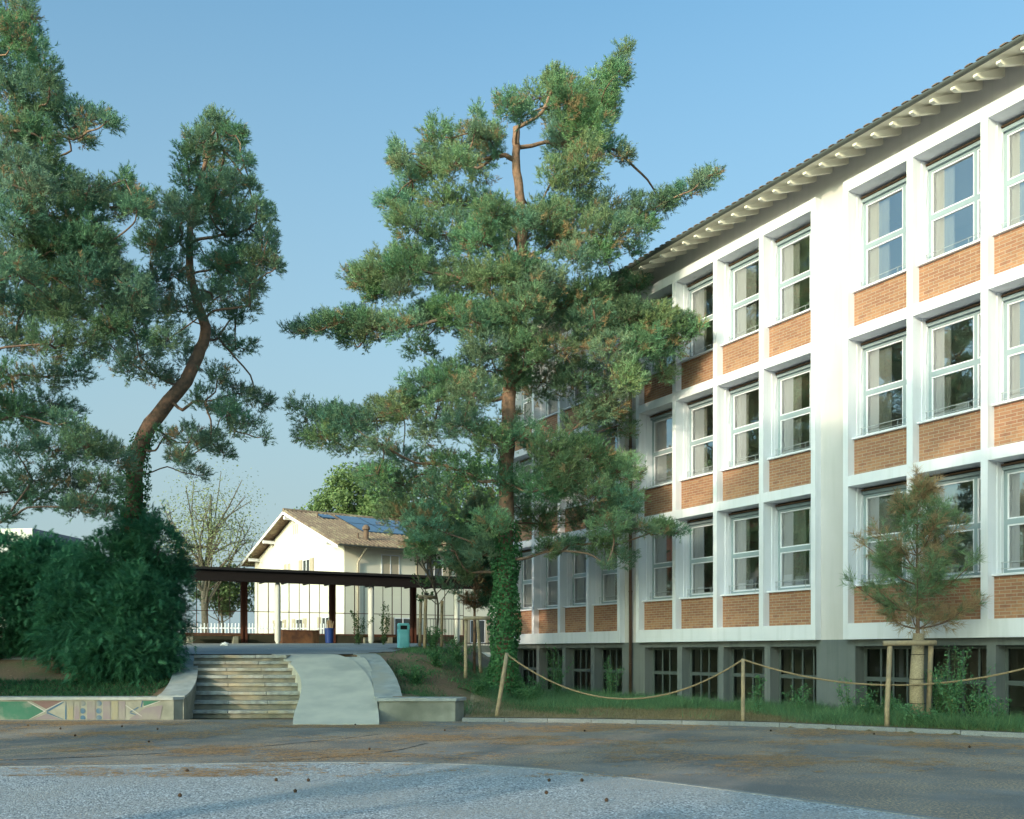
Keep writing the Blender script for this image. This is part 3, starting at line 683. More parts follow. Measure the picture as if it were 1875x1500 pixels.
g = MB(); ch = (6.0, .75, 6.2); g.tube([(1.55, .5, 5.6), (1.55, .5, 6.45), (1.55, .5, 6.5), (1.55, .5, 6.65), (1.55, .5, 6.75)], [.14, .14, .22, .2, .1], 12); g.build('chimney', M['tile'], hs)
g = MB(); g.tube([(1.1, .6, 5.6), (1.1, .6, 6.3)], .06, 8); g.tube([(.8, 5.2, 7.2), (.8, 5.2, 7.95)], .05, 8); g.build('vent_pipe', M['tile'], hs)
g = MB(); V = []
for x in (-OV, HL+OV): V += [(x, -OE-.08+.08*math.cos(a), zE+.06-.09*math.sin(a)) for a in np.linspace(0, math.pi, 8)]
g.add(V, [(i, i+1, i+9, i+8) for i in range(7)]); g.build('gutter', M['gutter'], hs)
g = MB(); g.tube([(.9, -OE-.05, zE), (.9, -.5, zE-.25), (.75, -.12, zE-.75), (.75, -.12, -.4)], .06, 8); g.build('downpipe', M['shutter'], hs, smooth=True)
# garden fence behind the pavilion and the far modern block
fe = thing('picket_fence', 'low white picket fence seen through the left glass of the shelter', 'fence', (-26, 49, 1.9), R(8))
g = MB()
for x in np.arange(0, 17, .18): g.box(x, x+.05, 0, .03, 0, 1.25)
g.build('picket', M['white'], fe)
g = MB(); g.box(0, 17, .032, .07, .25, .32); g.box(0, 17, .032, .07, .95, 1.02); g.build('rail', M['white'], fe)
mo = thing('apartment_block', 'distant flat roofed white block with ribbon windows beyond the left hedge', 'building', (-65, 82, .2), R(-6))
g = MB(); g.box(0, 24.5, 0, 12, 0, 9.8); g.box(-.4, 25, -.8, 12.4, 9.8, 10.6); g.box(-.4, 25, -.8, -.4, 6.4, 7.2); g.build('wall', M['modern'], mo)
for z in (1.2, 4.4, 7.6):
    for x in np.arange(1, 23, 3.1):
        g = MB(); g.box(x, x+2.6, -.05, -.01, z, z+1.5); g.build('window', M['dark_glass'], mo)
g = MB(); g.box(11, 23.5, 1.5, 9, 10.61, 12.1); g.build('glass_rooftop', M['solar'], mo)
# red roofed house to the left, out of the picture, which the school windows reflect
rh = thing('house', 'white neighbouring house with steep red tiled roof reflected in the school windows', 'house', (-44, 25, 0), R(70))
g = MB(); g.box(0, 20, 0, 11, 0, 8.5); g.build('wall', M['modern'], rh)
g = MB(); slope(-.8, 8.2, 5.5, 13, .2, -.8, 20.8, g); slope(11.8, 8.2, 5.5, 13, .2, -.8, 20.8, g); g.build('roof', M['redtile'], rh)
# ------------------------------------------------------------------ vegetation engine
def needles(P, Dr, nn, ln_, wd, spread, sl_len):
    """P (n,3) shoot bases, Dr (n,3) axes -> needle triangles"""
    n = len(P); t = rng.random((n, nn, 1)); base = P[:, None]+Dr[:, None]*t*sl_len
    r = unit(rng.normal(size=(n, nn, 3))); r -= Dr[:, None]*(r*Dr[:, None]).sum(-1, keepdims=True); r = unit(r)
    d = unit(Dr[:, None]*(1.0)+r*spread); L_ = ln_*(.7+.5*rng.random((n, nn, 1)))
    sd = unit(np.cross(d, unit(rng.normal(size=(n, nn, 3)))))*wd/2
    return np.stack([base-sd, base+sd, base+d*L_], 2).reshape(-1, 3, 3)
def pine(name, label, Y0, trunk_px, trunk_r, clumps, dens=1.0, seed=1, dup=.5, brown=.07, spread_y=1.0, zfoot=None, cols=None):
    r = np.random.default_rng(seed)
    tr = np.array([W(x, y, Y0) for x, y in trunk_px]); ts = smooth_curve(tr, 60)
    root = thing(name, label, 'tree', tuple(ts[0])); org = ts[0].copy()
    rad = np.interp(np.linspace(0, 1, 60), np.linspace(0, 1, len(trunk_r)), trunk_r)
    jit = r.normal(size=(60, 3))*.012; g = MB(); g.tube(ts+jit-org, rad, 14, cap=True); g.build('trunk', M['bark'], root, smooth=True)
    cl = []
    xc = np.interp([c[1] for c in clumps], [p[1] for p in trunk_px][::-1], [p[0] for p in trunk_px][::-1])
    for c, x0 in zip(clumps, xc):
        off = abs(c[0]-x0)/F*Y0; half = np.clip(3.4-off*.35, .8, 3.0)*spread_y
        for rep in range(2 if r.random() < dup*(1 if c[1] < 620 else .45) else 1):
            dy = (r.uniform(-half, half) if rep == 0 else -np.sign(dy)*r.uniform(.5, 1)*half); dy = dy if dy > 0 else dy*.6
            Yc = Y0+dy; hz_ = .865*(c[0]+c[2]-937)/F+.501; Yc = min(Yc, 17.5/hz_) if (c[1] > 560 and hz_ > .45) else Yc; p = W(c[0], c[1], Yc); cl.append((p, c[2]/F*Yc, c[3]/F*Yc))
    # branch graph
    tp = ts[10:]; order = sorted(range(len(cl)), key=lambda i: np.min(np.linalg.norm(tp-cl[i][0], axis=1)))
    nodes = [(tp[i], .0, -1) for i in range(len(tp))]; nt = len(nodes); par = []; cnt = np.zeros(len(nodes)+len(cl))
    for i in order:
        c = cl[i][0]; best = None
        for j, (q, pl, _) in enumerate(nodes):
            d = np.linalg.norm(q-c); k = d+.45*pl+(0 if j >= nt else .15)
            if j < nt: k += .35*abs((c[2]-.12*d)-q[2])+ (.6 if q[2] > c[2]+.3 else 0)
            if best is None or k < best[0]: best = (k, j, d)
        _, j, d = best; nodes.append((c, nodes[j][1]+d, j)); par.append(j)
    for k in range(len(nodes)-1, nt-1, -1):
        cnt[k] += 1
        if nodes[k][2] >= 0: cnt[nodes[k][2]] += cnt[k]
    br = MB(); tw = br; T = []; Dd = []; Cc = []
    for k in range(nt, len(nodes)):
        c, pl, j = nodes[k]; q = nodes[j][0]; r0_ = .0155*math.sqrt(cnt[k])+.007; r1_ = max(.012, r0_*.65)
        mid = (q+c)/2+r.normal(size=3)*.08*np.linalg.norm(c-q)+np.array([0, 0, -.03*np.linalg.norm(c-q)])
        P = smooth_curve(np.array([q, (q+mid)/2+r.normal(size=3)*.03, mid, (mid+c)/2+r.normal(size=3)*.03, c]), 9)
        br.tube(P-org, np.linspace(r0_, r1_, 9), 6, cap=False)
    for i, idx in enumerate(order):
        c, rx, ry = cl[idx]; q = nodes[par[i]][0]
        nt_ = int(max(7, (dens if c[2] > 9 else dens*.85)*46*(rx*ry)**.75/.28)); ax = np.array([rx, max(rx, .35)*.95, ry])
        u = unit(r.normal(size=(nt_, 3)))*(r.random((nt_, 1))**.42); pts = c+u*ax
        pts[:, 2] += .0
        out = unit(unit(pts-c)*.7+unit(c-np.array([ts[0][0], Y0, c[2]]))*.35+np.array([0, 0, .75]))
        for p in pts[::5]:
            st_ = c; m_ = (st_+p)/2+r.normal(size=3)*.06
            tw.tube(np.array([st_, m_, p])-org, [.011, .008, .004], 3, cap=False)
        tint = r.normal(1, .15, size=(nt_, 1))*r.normal(1, .13); ysh = np.array([1+r.uniform(-.12, .22), 1, 1+r.uniform(-.2, .12)]); isb = (r.random((nt_, 1)) < brown*(1.6 if r.random() < .3 else .6))*(u[:, 2:3] < .4)
        ns = 6
        a = unit(out[:, None]+r.normal(size=(nt_, ns, 3))*.5)
        Pp = pts[:, None]+a*.02+r.normal(size=(nt_, ns, 3))*.05
        T.append(Pp.reshape(-1, 3)); Dd.append(a.reshape(-1, 3))
        ca, cb, cbr = cols or ((.17, .33, .22), (.24, .35, .19), (.42, .31, .17))
        mixv = r.random((nt_, 1)); base = np.array(ca)*mixv+np.array(cb)*(1-mixv); base = base*tint*ysh
        base = np.where(isb, np.array(cbr), base)
        Cc.append(np.repeat(base, ns, axis=0))
    T = np.concatenate(T)-org; Dd = np.concatenate(Dd); Cc = np.concatenate(Cc); NN = 14
    V = needles(T, Dd, NN, .095, .0165, .8, .19)
    br.build('branch', M['limb'], root, smooth=True)
    col = np.repeat(Cc, NN, axis=0)*rng.uniform(.8, 1.2, size=(len(V), 1))
    tri_mesh('crown', V, col, M['leaf'], root)
    return root, org, ts, rad
def ivy(root, org, ts, rad, z_top, z_full, n, mat_=None, thick=.12, size=.075):
    zs = rng.random(n); z = org[2]-.1+zs**1.1*(z_top-org[2]+.1); th_ = rng.uniform(0, 2*math.pi, n)
    cx = np.interp(z, ts[:, 2], ts[:, 0]); cy = np.interp(z, ts[:, 2], ts[:, 1]); rr = np.interp(z, ts[:, 2], rad)
    keep = rng.random(n) < np.clip((z_top-z)/(z_top-z_full), 0, 1)**.6
    tk = thick*(1+.5*np.sin(z*3.1+th_*2))*(1+.5*np.clip(1-(z-org[2])/1.0, 0, 1))
    r_ = rr+tk*rng.random(n)**.5
    P = np.stack([cx+r_*np.cos(th_), cy+r_*np.sin(th_), z], 1)[keep]; o = np.stack([np.cos(th_), np.sin(th_), np.full(n, .3)], 1)[keep]
    leafs(P, o, size, 'ivy', root, org, ((.07, .20, .08), (.10, .26, .10)))
def leafs(P, o, size, name, root, org, cols, asp=.85, jit=.6):
    n = len(P); nn = unit(o+rng.normal(size=(n, 3))*jit); a = unit(np.cross(nn, rng.normal(size=(n, 3)))); b_ = np.cross(nn, a)
    s = size*rng.uniform(.6, 1.3, (n, 1)); P = P-org
    V = np.stack([P-a*s*.5, P-b_*s*.42*asp, P+a*s*.6, P+b_*s*.42*asp], 1)
    t = rng.random((n, 1)); col = (np.array(cols[0])*t+np.array(cols[1])*(1-t))*rng.uniform(.8, 1.2, (n, 1))
    return tri_mesh(name, V, col, M['leaf'], root, k=4)
CEN = [(945,520,34,26),(930,570,34,26),(945,620,30,24),(925,700,28,24),(935,770,26,22),(1140,105,14,30),(1125,140,25,25),(1095,170,32,32),(1040,185,45,40),(990,180,45,32),(1015,150,18,22),(930,195,22,22),(955,215,25,18),(1075,235,45,38),(1100,200,30,25),
(1030,265,35,38),(1075,290,40,38),(1110,272,32,18),(1140,286,16,8),(1050,335,42,34),(1015,325,28,32),(1035,225,35,25),
(800,248,30,25),(845,262,36,25),(895,255,30,18),(875,220,10,28),(785,280,25,18),(735,300,18,22),(755,330,26,22),(790,310,26,20),(835,300,40,22),(880,315,28,20),(725,280,8,16),(905,285,22,14),(870,240,16,20),
(712,372,28,16),(750,372,46,30),(810,372,50,32),(865,378,46,30),(905,395,42,28),(760,420,42,30),(820,430,52,36),(880,440,50,36),(940,430,48,32),(960,405,28,20),(735,400,30,20),
(1005,395,42,28),(1060,385,50,34),(1120,385,48,34),(1175,388,36,26),(1215,372,26,18),(1250,355,24,16),(1282,335,22,13),(1305,320,12,8),(1080,425,50,36),(1135,425,42,32),(1160,455,14,14),(1055,470,38,32),(1100,465,28,20),(1180,420,20,18),(1020,440,36,30),
(640,500,16,8),(668,512,28,24),(700,500,38,32),(745,488,44,38),(790,500,44,38),(845,510,50,34),(900,510,48,32),(690,540,24,20),(730,535,30,22),(950,495,46,30),(990,520,46,34),
(960,560,52,34),(1020,560,52,38),(1080,545,46,30),(1125,525,42,22),(1165,518,22,12),(1090,590,52,36),(1150,585,46,34),(1205,590,42,28),(1250,600,26,22),(1280,600,12,12),(1180,630,46,32),(1235,635,26,18),(1215,685,18,18),(1120,640,42,32),(1150,690,30,30),
(530,606,10,6),(560,602,22,12),(600,598,36,20),(645,590,38,22),(690,600,42,26),(740,600,42,28),(785,585,38,30),(640,620,28,14),(770,640,32,18),(830,570,44,32),(870,590,48,36),(920,590,46,36),(660,632,10,10),
(890,640,42,30),(960,640,46,36),(1030,640,46,34),(990,700,44,36),(1060,700,50,36),(1110,730,44,36),(1070,770,42,30),(1130,780,32,30),(940,690,30,24),
(535,745,10,12),(560,760,24,22),(605,765,34,24),(555,800,18,12),(590,800,34,22),(640,775,42,32),(690,765,42,34),(735,750,42,34),(770,710,44,28),(820,695,48,32),(865,720,46,36),(640,820,40,14),(700,815,40,18),(800,750,42,30),(870,670,40,26),
(790,790,42,34),(740,840,40,24),(800,850,38,28),(850,780,40,32),(690,870,36,22),(740,890,46,30),(800,905,44,34),(850,860,38,30),
(730,945,42,32),(780,960,44,34),(830,1000,34,36),(870,940,44,36),(770,1000,28,22),(920,880,48,34),(950,930,48,32),(1000,890,50,32),(1010,830,50,36),(955,800,44,34),(900,810,36,28),
(1075,835,50,36),(1130,865,44,34),(1090,905,50,34),(1140,920,38,26),(1070,950,40,28),(1120,965,42,30),(1175,970,30,12),(1210,968,22,12),(1240,975,14,10),(1105,1000,38,24),(1145,1025,16,14),(990,960,40,30),(1000,1010,24,18),(1040,1000,26,18),(880,1010,36,28),(900,960,36,26),(1040,870,40,30),(860,1050,26,18),(1110,1035,12,10)]
pn = pine('pine_tree', 'tall spreading Scots pine in the middle with ivy round its lower trunk', 27.0,
   [(920,1290),(923,1150),(926,1000),(928,850),(932,720),(942,600),(955,480),(953,380),(945,300),(944,235)],
   [.34,.26,.23,.21,.20,.18,.16,.14,.12,.10], CEN, dens=1.12, seed=3, dup=.45)
ivy(*pn, z_top=5.4, z_full=4.4, n=11000, thick=.17, size=.085)
L2 = [(395,232,28,18),(430,248,20,14),(370,262,32,24),(410,275,36,24),(340,290,24,20),(375,305,36,26),(445,295,14,10),(430,335,26,16),(345,335,30,24),(395,345,34,24),(460,340,10,10),
(300,372,26,18),(335,390,36,28),(380,385,36,24),(290,410,26,20),(430,385,36,22),(470,385,26,14),(495,395,10,8),(455,420,38,24),(410,430,36,28),(330,440,36,28),(285,450,34,28),(490,440,18,18),(480,475,26,20),(440,480,38,28),(395,490,30,26),(505,490,8,8),
(310,500,38,28),(285,515,30,24),(430,530,36,28),(460,520,24,18),(390,550,34,26),(340,560,40,30),(290,570,40,30),(430,580,26,22),(455,560,18,14),(240,600,40,30),(310,620,36,30),(400,620,24,18),(200,630,36,30),(255,650,36,26),(430,640,22,12),(460,635,12,8),
(235,680,28,20),(290,690,30,24),(400,690,30,24),(440,720,30,20),(470,735,20,18),(490,740,10,14),(415,755,34,20),(460,775,20,14),(375,735,26,20),(350,800,30,20),(385,810,28,20),(410,830,18,12),(430,790,26,14),(330,840,24,18),(480,800,10,12),(300,800,20,16),(360,870,20,10),(280,630,30,24),(350,660,22,20)]
p2 = pine('pine_tree', 'slim leaning pine with a bent red trunk rising out of the dark yew', 26.5,
   [(240,1130),(242,1000),(245,900),(250,840),(268,790),(300,745),(335,705),(360,655),(376,610),(362,560),(348,500),(346,440),(355,370),(375,300),(392,240)],
   [.27,.25,.23,.22,.205,.19,.17,.145,.125,.10,.08,.06,.035], L2, cols=((.13, .27, .19), (.185, .29, .17), (.38, .28, .16)), dens=.95, seed=5, dup=.3)
ivy(*p2, z_top=7.8, z_full=6.2, n=6000, thick=.16, size=.08)
L1 = [(15,20,34,30),(45,15,18,20),(30,70,42,36),(70,100,20,16),(20,120,50,36),(75,140,34,26),(30,175,50,36),(90,165,18,14),(70,205,46,24),(125,205,38,18),(165,215,28,14),(195,222,18,10),(130,235,36,14),(150,250,14,12),(20,240,46,30),(75,255,36,24),
(30,300,46,30),(85,300,30,22),(110,340,40,24),(55,350,46,30),(160,352,34,22),(205,352,30,18),(228,330,10,12),(250,372,28,16),(30,400,50,34),(90,395,50,34),(150,395,46,30),(200,380,36,20),(250,385,24,14),(40,450,50,34),(105,450,52,36),(170,445,46,34),(190,450,20,20),
(30,500,50,32),(95,505,50,32),(160,500,46,34),(205,500,34,24),(250,530,30,26),(40,560,50,32),(110,570,50,34),(180,560,46,32),(240,560,36,28),(30,620,44,32),(90,630,44,32),(150,630,44,30),(205,600,30,22),(20,690,40,28),(80,690,40,28),(140,680,36,22),(30,760,52,30),(90,755,52,32),(120,775,24,18),
(30,820,50,30),(95,825,50,32),(160,820,50,32),(215,840,34,28),(60,880,50,26),(120,880,48,30),(180,890,44,30),(20,900,40,20),(145,930,36,20),(195,935,26,16),(60,920,30,16),(10,950,20,14),(-30,110,30,50),(-35,330,50,50),(-50,520,50,50),(-60,700,60,50),(-90,620,50,50),(-80,820,60,50)]
p1 = pine('pine_tree', 'huge broad pine at the left edge with its trunk out of sight', 23.0,
   [(-70,1240),(-68,1000),(-60,800),(-55,600),(-50,400),(-35,200),(-20,40),(-10,-20)],
   [.40,.36,.32,.28,.24,.18,.12,.06], L1, cols=((.13, .27, .19), (.185, .29, .17), (.38, .28, .16)), dens=1.1, seed=9, dup=.65)
# ------------------------------------------------------------------ yew thicket at left
def yew(name, label, blobs, seed, n_per=1.0, colr=((.07,.24,.14),(.10,.29,.15))):
    r = np.random.default_rng(seed); c0 = np.array(blobs[0][0]); org = np.array([c0[0], c0[1], float(zf(c0[0], c0[1]))])
    root = thing(name, label, 'shrub', tuple(org)); g = MB()
    P = []; Dn = []
    for c, rad_ in blobs:
        c = np.array(c, float); rad_ = np.array(rad_, float); n = int(n_per*1900*(rad_[0]*rad_[2]+rad_[1]*rad_[2]))
        u = unit(r.normal(size=(n, 3))); u = u*(.55+.5*r.random((n, 1))**.6); p = c+u*rad_
        p += .16*np.sin(p[:, [1, 2, 0]]*4+seed)+.08*np.sin(p[:, [2, 0, 1]]*11); stray = r.random(n) < .05; p[stray] += u[stray]*r.uniform(.05, .35, (stray.sum(), 1))
        k = p[:, 2] > zf(p[:, 0], p[:, 1])+.02; P.append(p[k]); Dn.append(unit(u/rad_)[k])
        g.tube(np.array([org, (org+c)/2+r.normal(size=3)*.1, c])-org, [.09, .06, .02], 6)
    P = np.concatenate(P); Dn = np.concatenate(Dn); n = len(P)
    d = unit(Dn*.9+r.normal(size=(n, 3))*.6+np.array([0, 0, .05])); droop = np.array([0, 0, -.25])
    # feathered spray: 2-ranked leaflets along a short drooping axis
    K_ = 8; L_ = .17; sd = unit(np.cross(d, np.array([0, 0, 1.])+r.normal(size=(n, 3))*.3)); V = []
    for i in range(K_):
        t = i/(K_-1); b_ = P+d*L_*t+droop*L_*t*t; s = (1 if i % 2 else -1); w = .075*(1-.55*t)
        tip = b_+sd*s*w+d*.05; q = d*.017; V.append(np.stack([b_-q, b_+q, tip], 1))
    tipv = np.stack([P-sd*.01, P+sd*.01, P+d*L_*1.1+droop*L_], 1); V.append(tipv)
    V = np.stack(V, 1)-org; t = r.random((n, 1)); col = np.array(colr[0])*t+np.array(colr[1])*(1-t)
    col = np.repeat(col*r.uniform(.75, 1.25, (n, 1)), K_+1, axis=0)
    g.build('stem', M['bark_grey'], root); tri_mesh('foliage', V.reshape(-1, 3, 3), col, M['leaf'], root)
    return root
def B(px, py, Y, rx, ry, rd): return (tuple(W(px, py, Y)), (rx/F*Y, rd, ry/F*Y))
yew('yew_bush', 'dense dark green yew filling the bed behind the mural wall, right of the shrubs', [B(235,1165,25.2,95,100,1.5), B(180,1150,25.6,100,90,1.3), B(262,1110,25.4,75,75,1.2), B(250,1200,24.6,70,60,1.1), B(215,1040,26,60,60,1.0), B(290,1010,26,45,50,.8), B(150,1090,26,60,60,1.0),B(310,1060,26,28,40,.6), B(245,970,26.5,45,40,.6), B(190,1215,24.4,60,48,.9), B(110,1140,26.4,50,40,.7)], 4)
yew('yew_bush', 'shadowy wide yew shrub standing at the left edge behind the mural wall', [B(40,1120,27.5,95,95,1.3), B(130,1060,27.3,55,55,1), B(60,1040,27.6,60,45,1), B(0,1010,27.6,50,40,1), B(-40,1120,27,90,110,1.3), B(20,1080,28,80,45,1), B(90,1180,27.3,70,40,1), B(100,1020,28,40,35,.7)], 14, .9)
# ------------------------------------------------------------------ broadleaf trees
def leafy(name, label, base, height, crown, seed, nleaf, size=.16, cols=((.05,.10,.035),(.08,.14,.045)), trunk_r=.22, limbs=26, sparse=1.0, group=None, cat='tree', barkm='bark_grey', lo=.25, leafclump=.9):
    r = np.random.default_rng(seed); org = np.array(base, float); root = thing(name, label, cat, tuple(org), 0, group)
    rx, ry, rz_ = crown; cz = height-rz_; tk = MB(); br = MB()
    top = np.array([r.normal()*.3, r.normal()*.3, height*.8]); tp = smooth_curve(np.array([(0, 0, -.2), (r.normal()*.1, 0, height*.3), top*.7, top]), 14)
    tk.tube(tp, np.linspace(trunk_r, trunk_r*.25, 14), 9); P = []; O = []
    for i in range(limbs):
        u = unit(r.normal(size=3)); u[2] = abs(u[2])*1.1-.45; u = unit(u); e = np.array([0, 0, cz])+u*np.array([rx, ry, rz_])*r.uniform(.65, 1)
        a = tp[int(np.clip(13*(lo+(1-lo)*r.random()*max(.2, e[2]/height)), 2, 13))]
        m_ = (a+e)/2+r.normal(size=3)*.25; q = smooth_curve(np.array([a, m_, e]), 7); br.tube(q, np.linspace(trunk_r*.35, .02, 7), 5, cap=False)
        for k in range(3):
            f_ = q[r.integers(2, 6)]; e2 = f_+unit(r.normal(size=3)+np.array([0, 0, .3])+unit(e-a)*.8)*r.uniform(.7, 1.5)*rx*.28; br.tube(np.array([f_, (f_+e2)/2+r.normal(size=3)*.08, e2]), [.03, .02, .008], 4, cap=False)
            cn = e2; s = leafclump*rx*.27; nl = int(nleaf/limbs/4); P.append(cn+unit(r.normal(size=(nl, 3)))*r.random((nl, 1))**.5*s*np.array([1, 1, .7]))
        nl = int(nleaf/limbs/4); s = leafclump*rx*.33; P.append(e+unit(r.normal(size=(nl, 3)))*r.random((nl, 1))**.5*s*np.array([1, 1, .7]))
    tk.build('trunk', M[barkm], root, smooth=True); br.build('branch', M[barkm], root)
    P = np.concatenate(P); O = unit(P-np.array([0, 0, cz]))+np.array([0, 0, .4]); leafs(P, O, size, 'crown', root, np.zeros(3), cols, jit=.8)
    return root
gz = lambda x, y: float(zf(x, y))
# background trees seen in the picture
def at(px, Y): x = (px-937)/F*Y; return (x, Y, gz(x, Y))
leafy('locust_tree', 'thin half bare tree with sparse yellow green leaves between the yew and the house', at(378, 60), 12.2, (3.6, 3.4, 4.6), 21, 6500, .12, ((.24,.30,.15),(.32,.36,.18)), .24, 34, leafclump=1.3)
leafy('shrub', 'round pale green bush below the half bare tree', at(410, 62), 5.6, (2.2, 2.0, 2.0), 22, 7000, .16, ((.09,.15,.06),(.13,.19,.08)), .1, 16, cat='shrub')
leafy('broadleaf_tree', 'mid green leafy tree rising behind the brown house roof ridge', at(655, 78), 14.9, (4.5, 4, 4.0), 23, 30000, .24, ((.15,.24,.09),(.22,.30,.12)), .3, 30)
leafy('broadleaf_tree', 'leafy tree behind the right end of the house, seen through the big pine', at(800, 76), 15.5, (6, 4, 5), 24, 16000, .26, ((.12,.22,.09),(.17,.27,.11)), .3, 30)
leafy('broadleaf_tree', 'bright green leafy tree between the house and the school wall', at(868, 56), 11.5, (3.2, 3, 4), 25, 12000, .2, ((.13,.25,.08),(.19,.31,.11)), .25, 26)
leafy('sapling', 'slim young maple tied between poles left of the small dark pine', at(795, 33), 5.6, (1.1, 1, 1.6), 26, 1300, .13, ((.06,.12,.045),(.09,.15,.06)), .05, 14)
# trees behind and left of the photographer: they throw the shade over the yard
leafy('plane_tree', 'large plane tree standing behind the photographer on the left, nearest the school', (-6.5, -7, 0), 13.6, (4.8, 3.6, 5.4), 31, 19000, .34, trunk_r=.3, limbs=36, cols=((.13,.22,.09),(.18,.28,.11)), group='shade trees behind the photographer')
leafy('plane_tree', 'second large plane tree behind the photographer, left of the nearest one', (-14, -5, 0), 16.5, (5.0, 3.8, 6.1), 32, 20000, .34, trunk_r=.3, limbs=40, cols=((.13,.22,.09),(.18,.28,.11)), group='shade trees behind the photographer')
leafy('plane_tree', 'third large plane tree behind the photographer, beside the gravel yard', (-22, -3.5, 0), 17.0, (5.4, 4, 6.2), 33, 22000, .34, trunk_r=.3, limbs=42, cols=((.13,.22,.09),(.18,.28,.11)), group='shade trees behind the photographer')
leafy('plane_tree', 'leftmost plane tree beside the gravel yard, outside the picture', (-30, 2, 0), 16.0, (5.0, 4, 6.0), 34, 20000, .34, trunk_r=.3, limbs=40, cols=((.13,.22,.09),(.18,.28,.11)), group='shade trees behind the photographer')
# ------------------------------------------------------------------ small conifers
def whorl_pine(name, label, base, h, crown_z0, rad_, seed, dens=1.0, brown=.35, tr=.05, droop=0, cols=((.06,.11,.05),(.09,.13,.05),(.27,.16,.08)), nl=.13):
    r = np.random.default_rng(seed); org = np.array(base, float); root = thing(name, label, 'tree', tuple(org))
    g = MB(); g.tube([(0, 0, -.1), (.01, 0, h*.4), (0, .01, h*.8), (0, 0, h)], [tr, tr*.8, tr*.4, .01], 9); g.build('trunk', M['bark'], root, smooth=True)
    br = MB(); P = []; Dr = []; Cc = []
    nwh = int((h-crown_z0)/.30)
    for i in range(nwh):
        z = crown_z0+i*.30; f = i/max(1, nwh-1)
        for k in range(5):
            a = r.uniform(0, 6.28); L_ = rad_*(1-f**2.2*.80)*r.uniform(.45, 1.12)*(.75 if i == 0 else 1)
            e = np.array([math.cos(a)*L_, math.sin(a)*L_, z+L_*(.40-droop)+.25*f]); s0 = np.array([0, 0, z-.05])
            m_ = (s0+e)/2+np.array([0, 0, -.10*L_]); q = smooth_curve(np.array([s0, m_, e]), 10); br.tube(q, np.linspace(.022*(1-f*.5), .006, 10), 5, cap=False)
            isb = r.random() < brown*(1.4 if f < .25 or f > .75 else .6)
            for j in range(3, 10):
                for _ in range(int(5*dens)):
                    d = unit(q[min(9, j)]-q[j-1]+0); dd = unit(d+r.normal(size=3)*.75+np.array([0, 0, .35])); P.append(q[j]+dd*r.uniform(0, .22)); Dr.append(dd)
                    Cc.append(np.array(cols[2])*r.uniform(.7, 1.1) if (isb and r.random() < .8) else np.array(cols[0])*(1+r.normal()*.15)+(np.array(cols[1])-cols[0])*r.random())
    for j in range(int(26*dens)):
        z = h-.55+.6*j/26; P.append(np.array([0, 0, z])); Dr.append(unit(r.normal(size=3)*.5+np.array([0, 0, .6]))); Cc.append(np.array(cols[2]))
    br.build('branch', M['bark'], root)
    P = np.array(P); Dr = np.array(Dr); NN = 16; V = needles(P, Dr, NN, nl, .010, .9, .14); col = np.repeat(np.array(Cc), NN, 0)*rng.uniform(.8, 1.2, (len(V), 1))
    tri_mesh('crown', V, col, M['leaf'], root); return root
YT = 19.15; tx = (1679-937)/F*YT; tz = gz(tx, YT)
whorl_pine('young_pine', 'young pine with half browned needles tied between two stakes before the school', (tx, YT, tz), 5.0, 2.12-tz+.0, 1.30, 41, dens=1.3, brown=.52, cols=((.19,.32,.19),(.26,.35,.16),(.50,.36,.21)), nl=.17)
g = MB(); g.tube([(tx, YT, tz-.05), (tx-.02, YT, tz+.9), (tx+.03, YT, 1.98)], [.15, .135, .11], 16)
o = g.build('reed_wrap', M['reed'], smooth=True); tag(o, 'straw coloured reed mat wrapped round the trunk of the young browned pine', 'trunk wrap')
for z in (.55, 1.05, 1.55):
    q = MB(); q.tube([(tx+.155*math.cos(a), YT+.155*math.sin(a), z) for a in np.linspace(0, 2*math.pi, 17)], .006, 4); s_ = q.build('binding_wire', M['black'], o)
def pole(name, label, cat, p0, p1, r_, m='timber', group=None):
    p0 = np.array(p0, float); p1 = np.array(p1, float); g = MB(); n = 7; P = np.linspace(p0, p1, n)+rng.normal(size=(n, 3))*.003
    g.tube(P-p0, [r_*.96, r_, r_, r_*.98, r_, r_*.97, r_*.9], 12); o = g.build(name, M[m], loc=tuple(p0), smooth=True); bv = None
    return tag(o, label, cat, group)
def frame(label, posts, bars, r_=.045, group='timber tree supports'):
    o = thing('tree_support', label, 'tree stakes', tuple(posts[0][0]), 0, group); org = np.array(posts[0][0])
    for a, b_ in posts:
        g = MB(); g.tube(np.linspace(np.array(a, float), np.array(b_, float), 6)-org+rng.normal(size=(6, 3))*.003, r_, 10); g.build('stake', M['timber'], o, smooth=True)
    for a, b_ in bars:
        g = MB(); g.tube(np.linspace(np.array(a, float), np.array(b_, float), 4)-org, r_*1.1, 10); g.build('crossbar', M['timber'], o, smooth=True)
        m_ = (np.array(a)+np.array(b_))/2
    return o
def w3(px, py, Y): return tuple(W(px, py, Y))
frame('two debarked stakes with a crossbar holding the browned young pine', [(w3(1623,1330,18.9), w3(1629,1180,18.9)), (w3(1699,1322,19.4), w3(1704,1180,19.0))], [(w3(1617,1178,18.86), w3(1713,1177,18.86))], .05)
frame('pale timber stakes with crossbar left of the ivy clad pine', [(w3(852,1242,26.5), w3(853,1134,26.5)), (w3(880,1232,27.3), w3(874,1134,27))], [(w3(848,1132,26.4), w3(896,1132,26.6))], .05)
frame('tall pale stakes with crossbar around the slim young maple', [(w3(777,1188,32), w3(779,1094,32)), (w3(808,1184,33), w3(809,1100,33)), (w3(768,1184,33.5), w3(770,1096,33.5))], [(w3(766,1093,32), w3(798,1094,32.4))], .06)
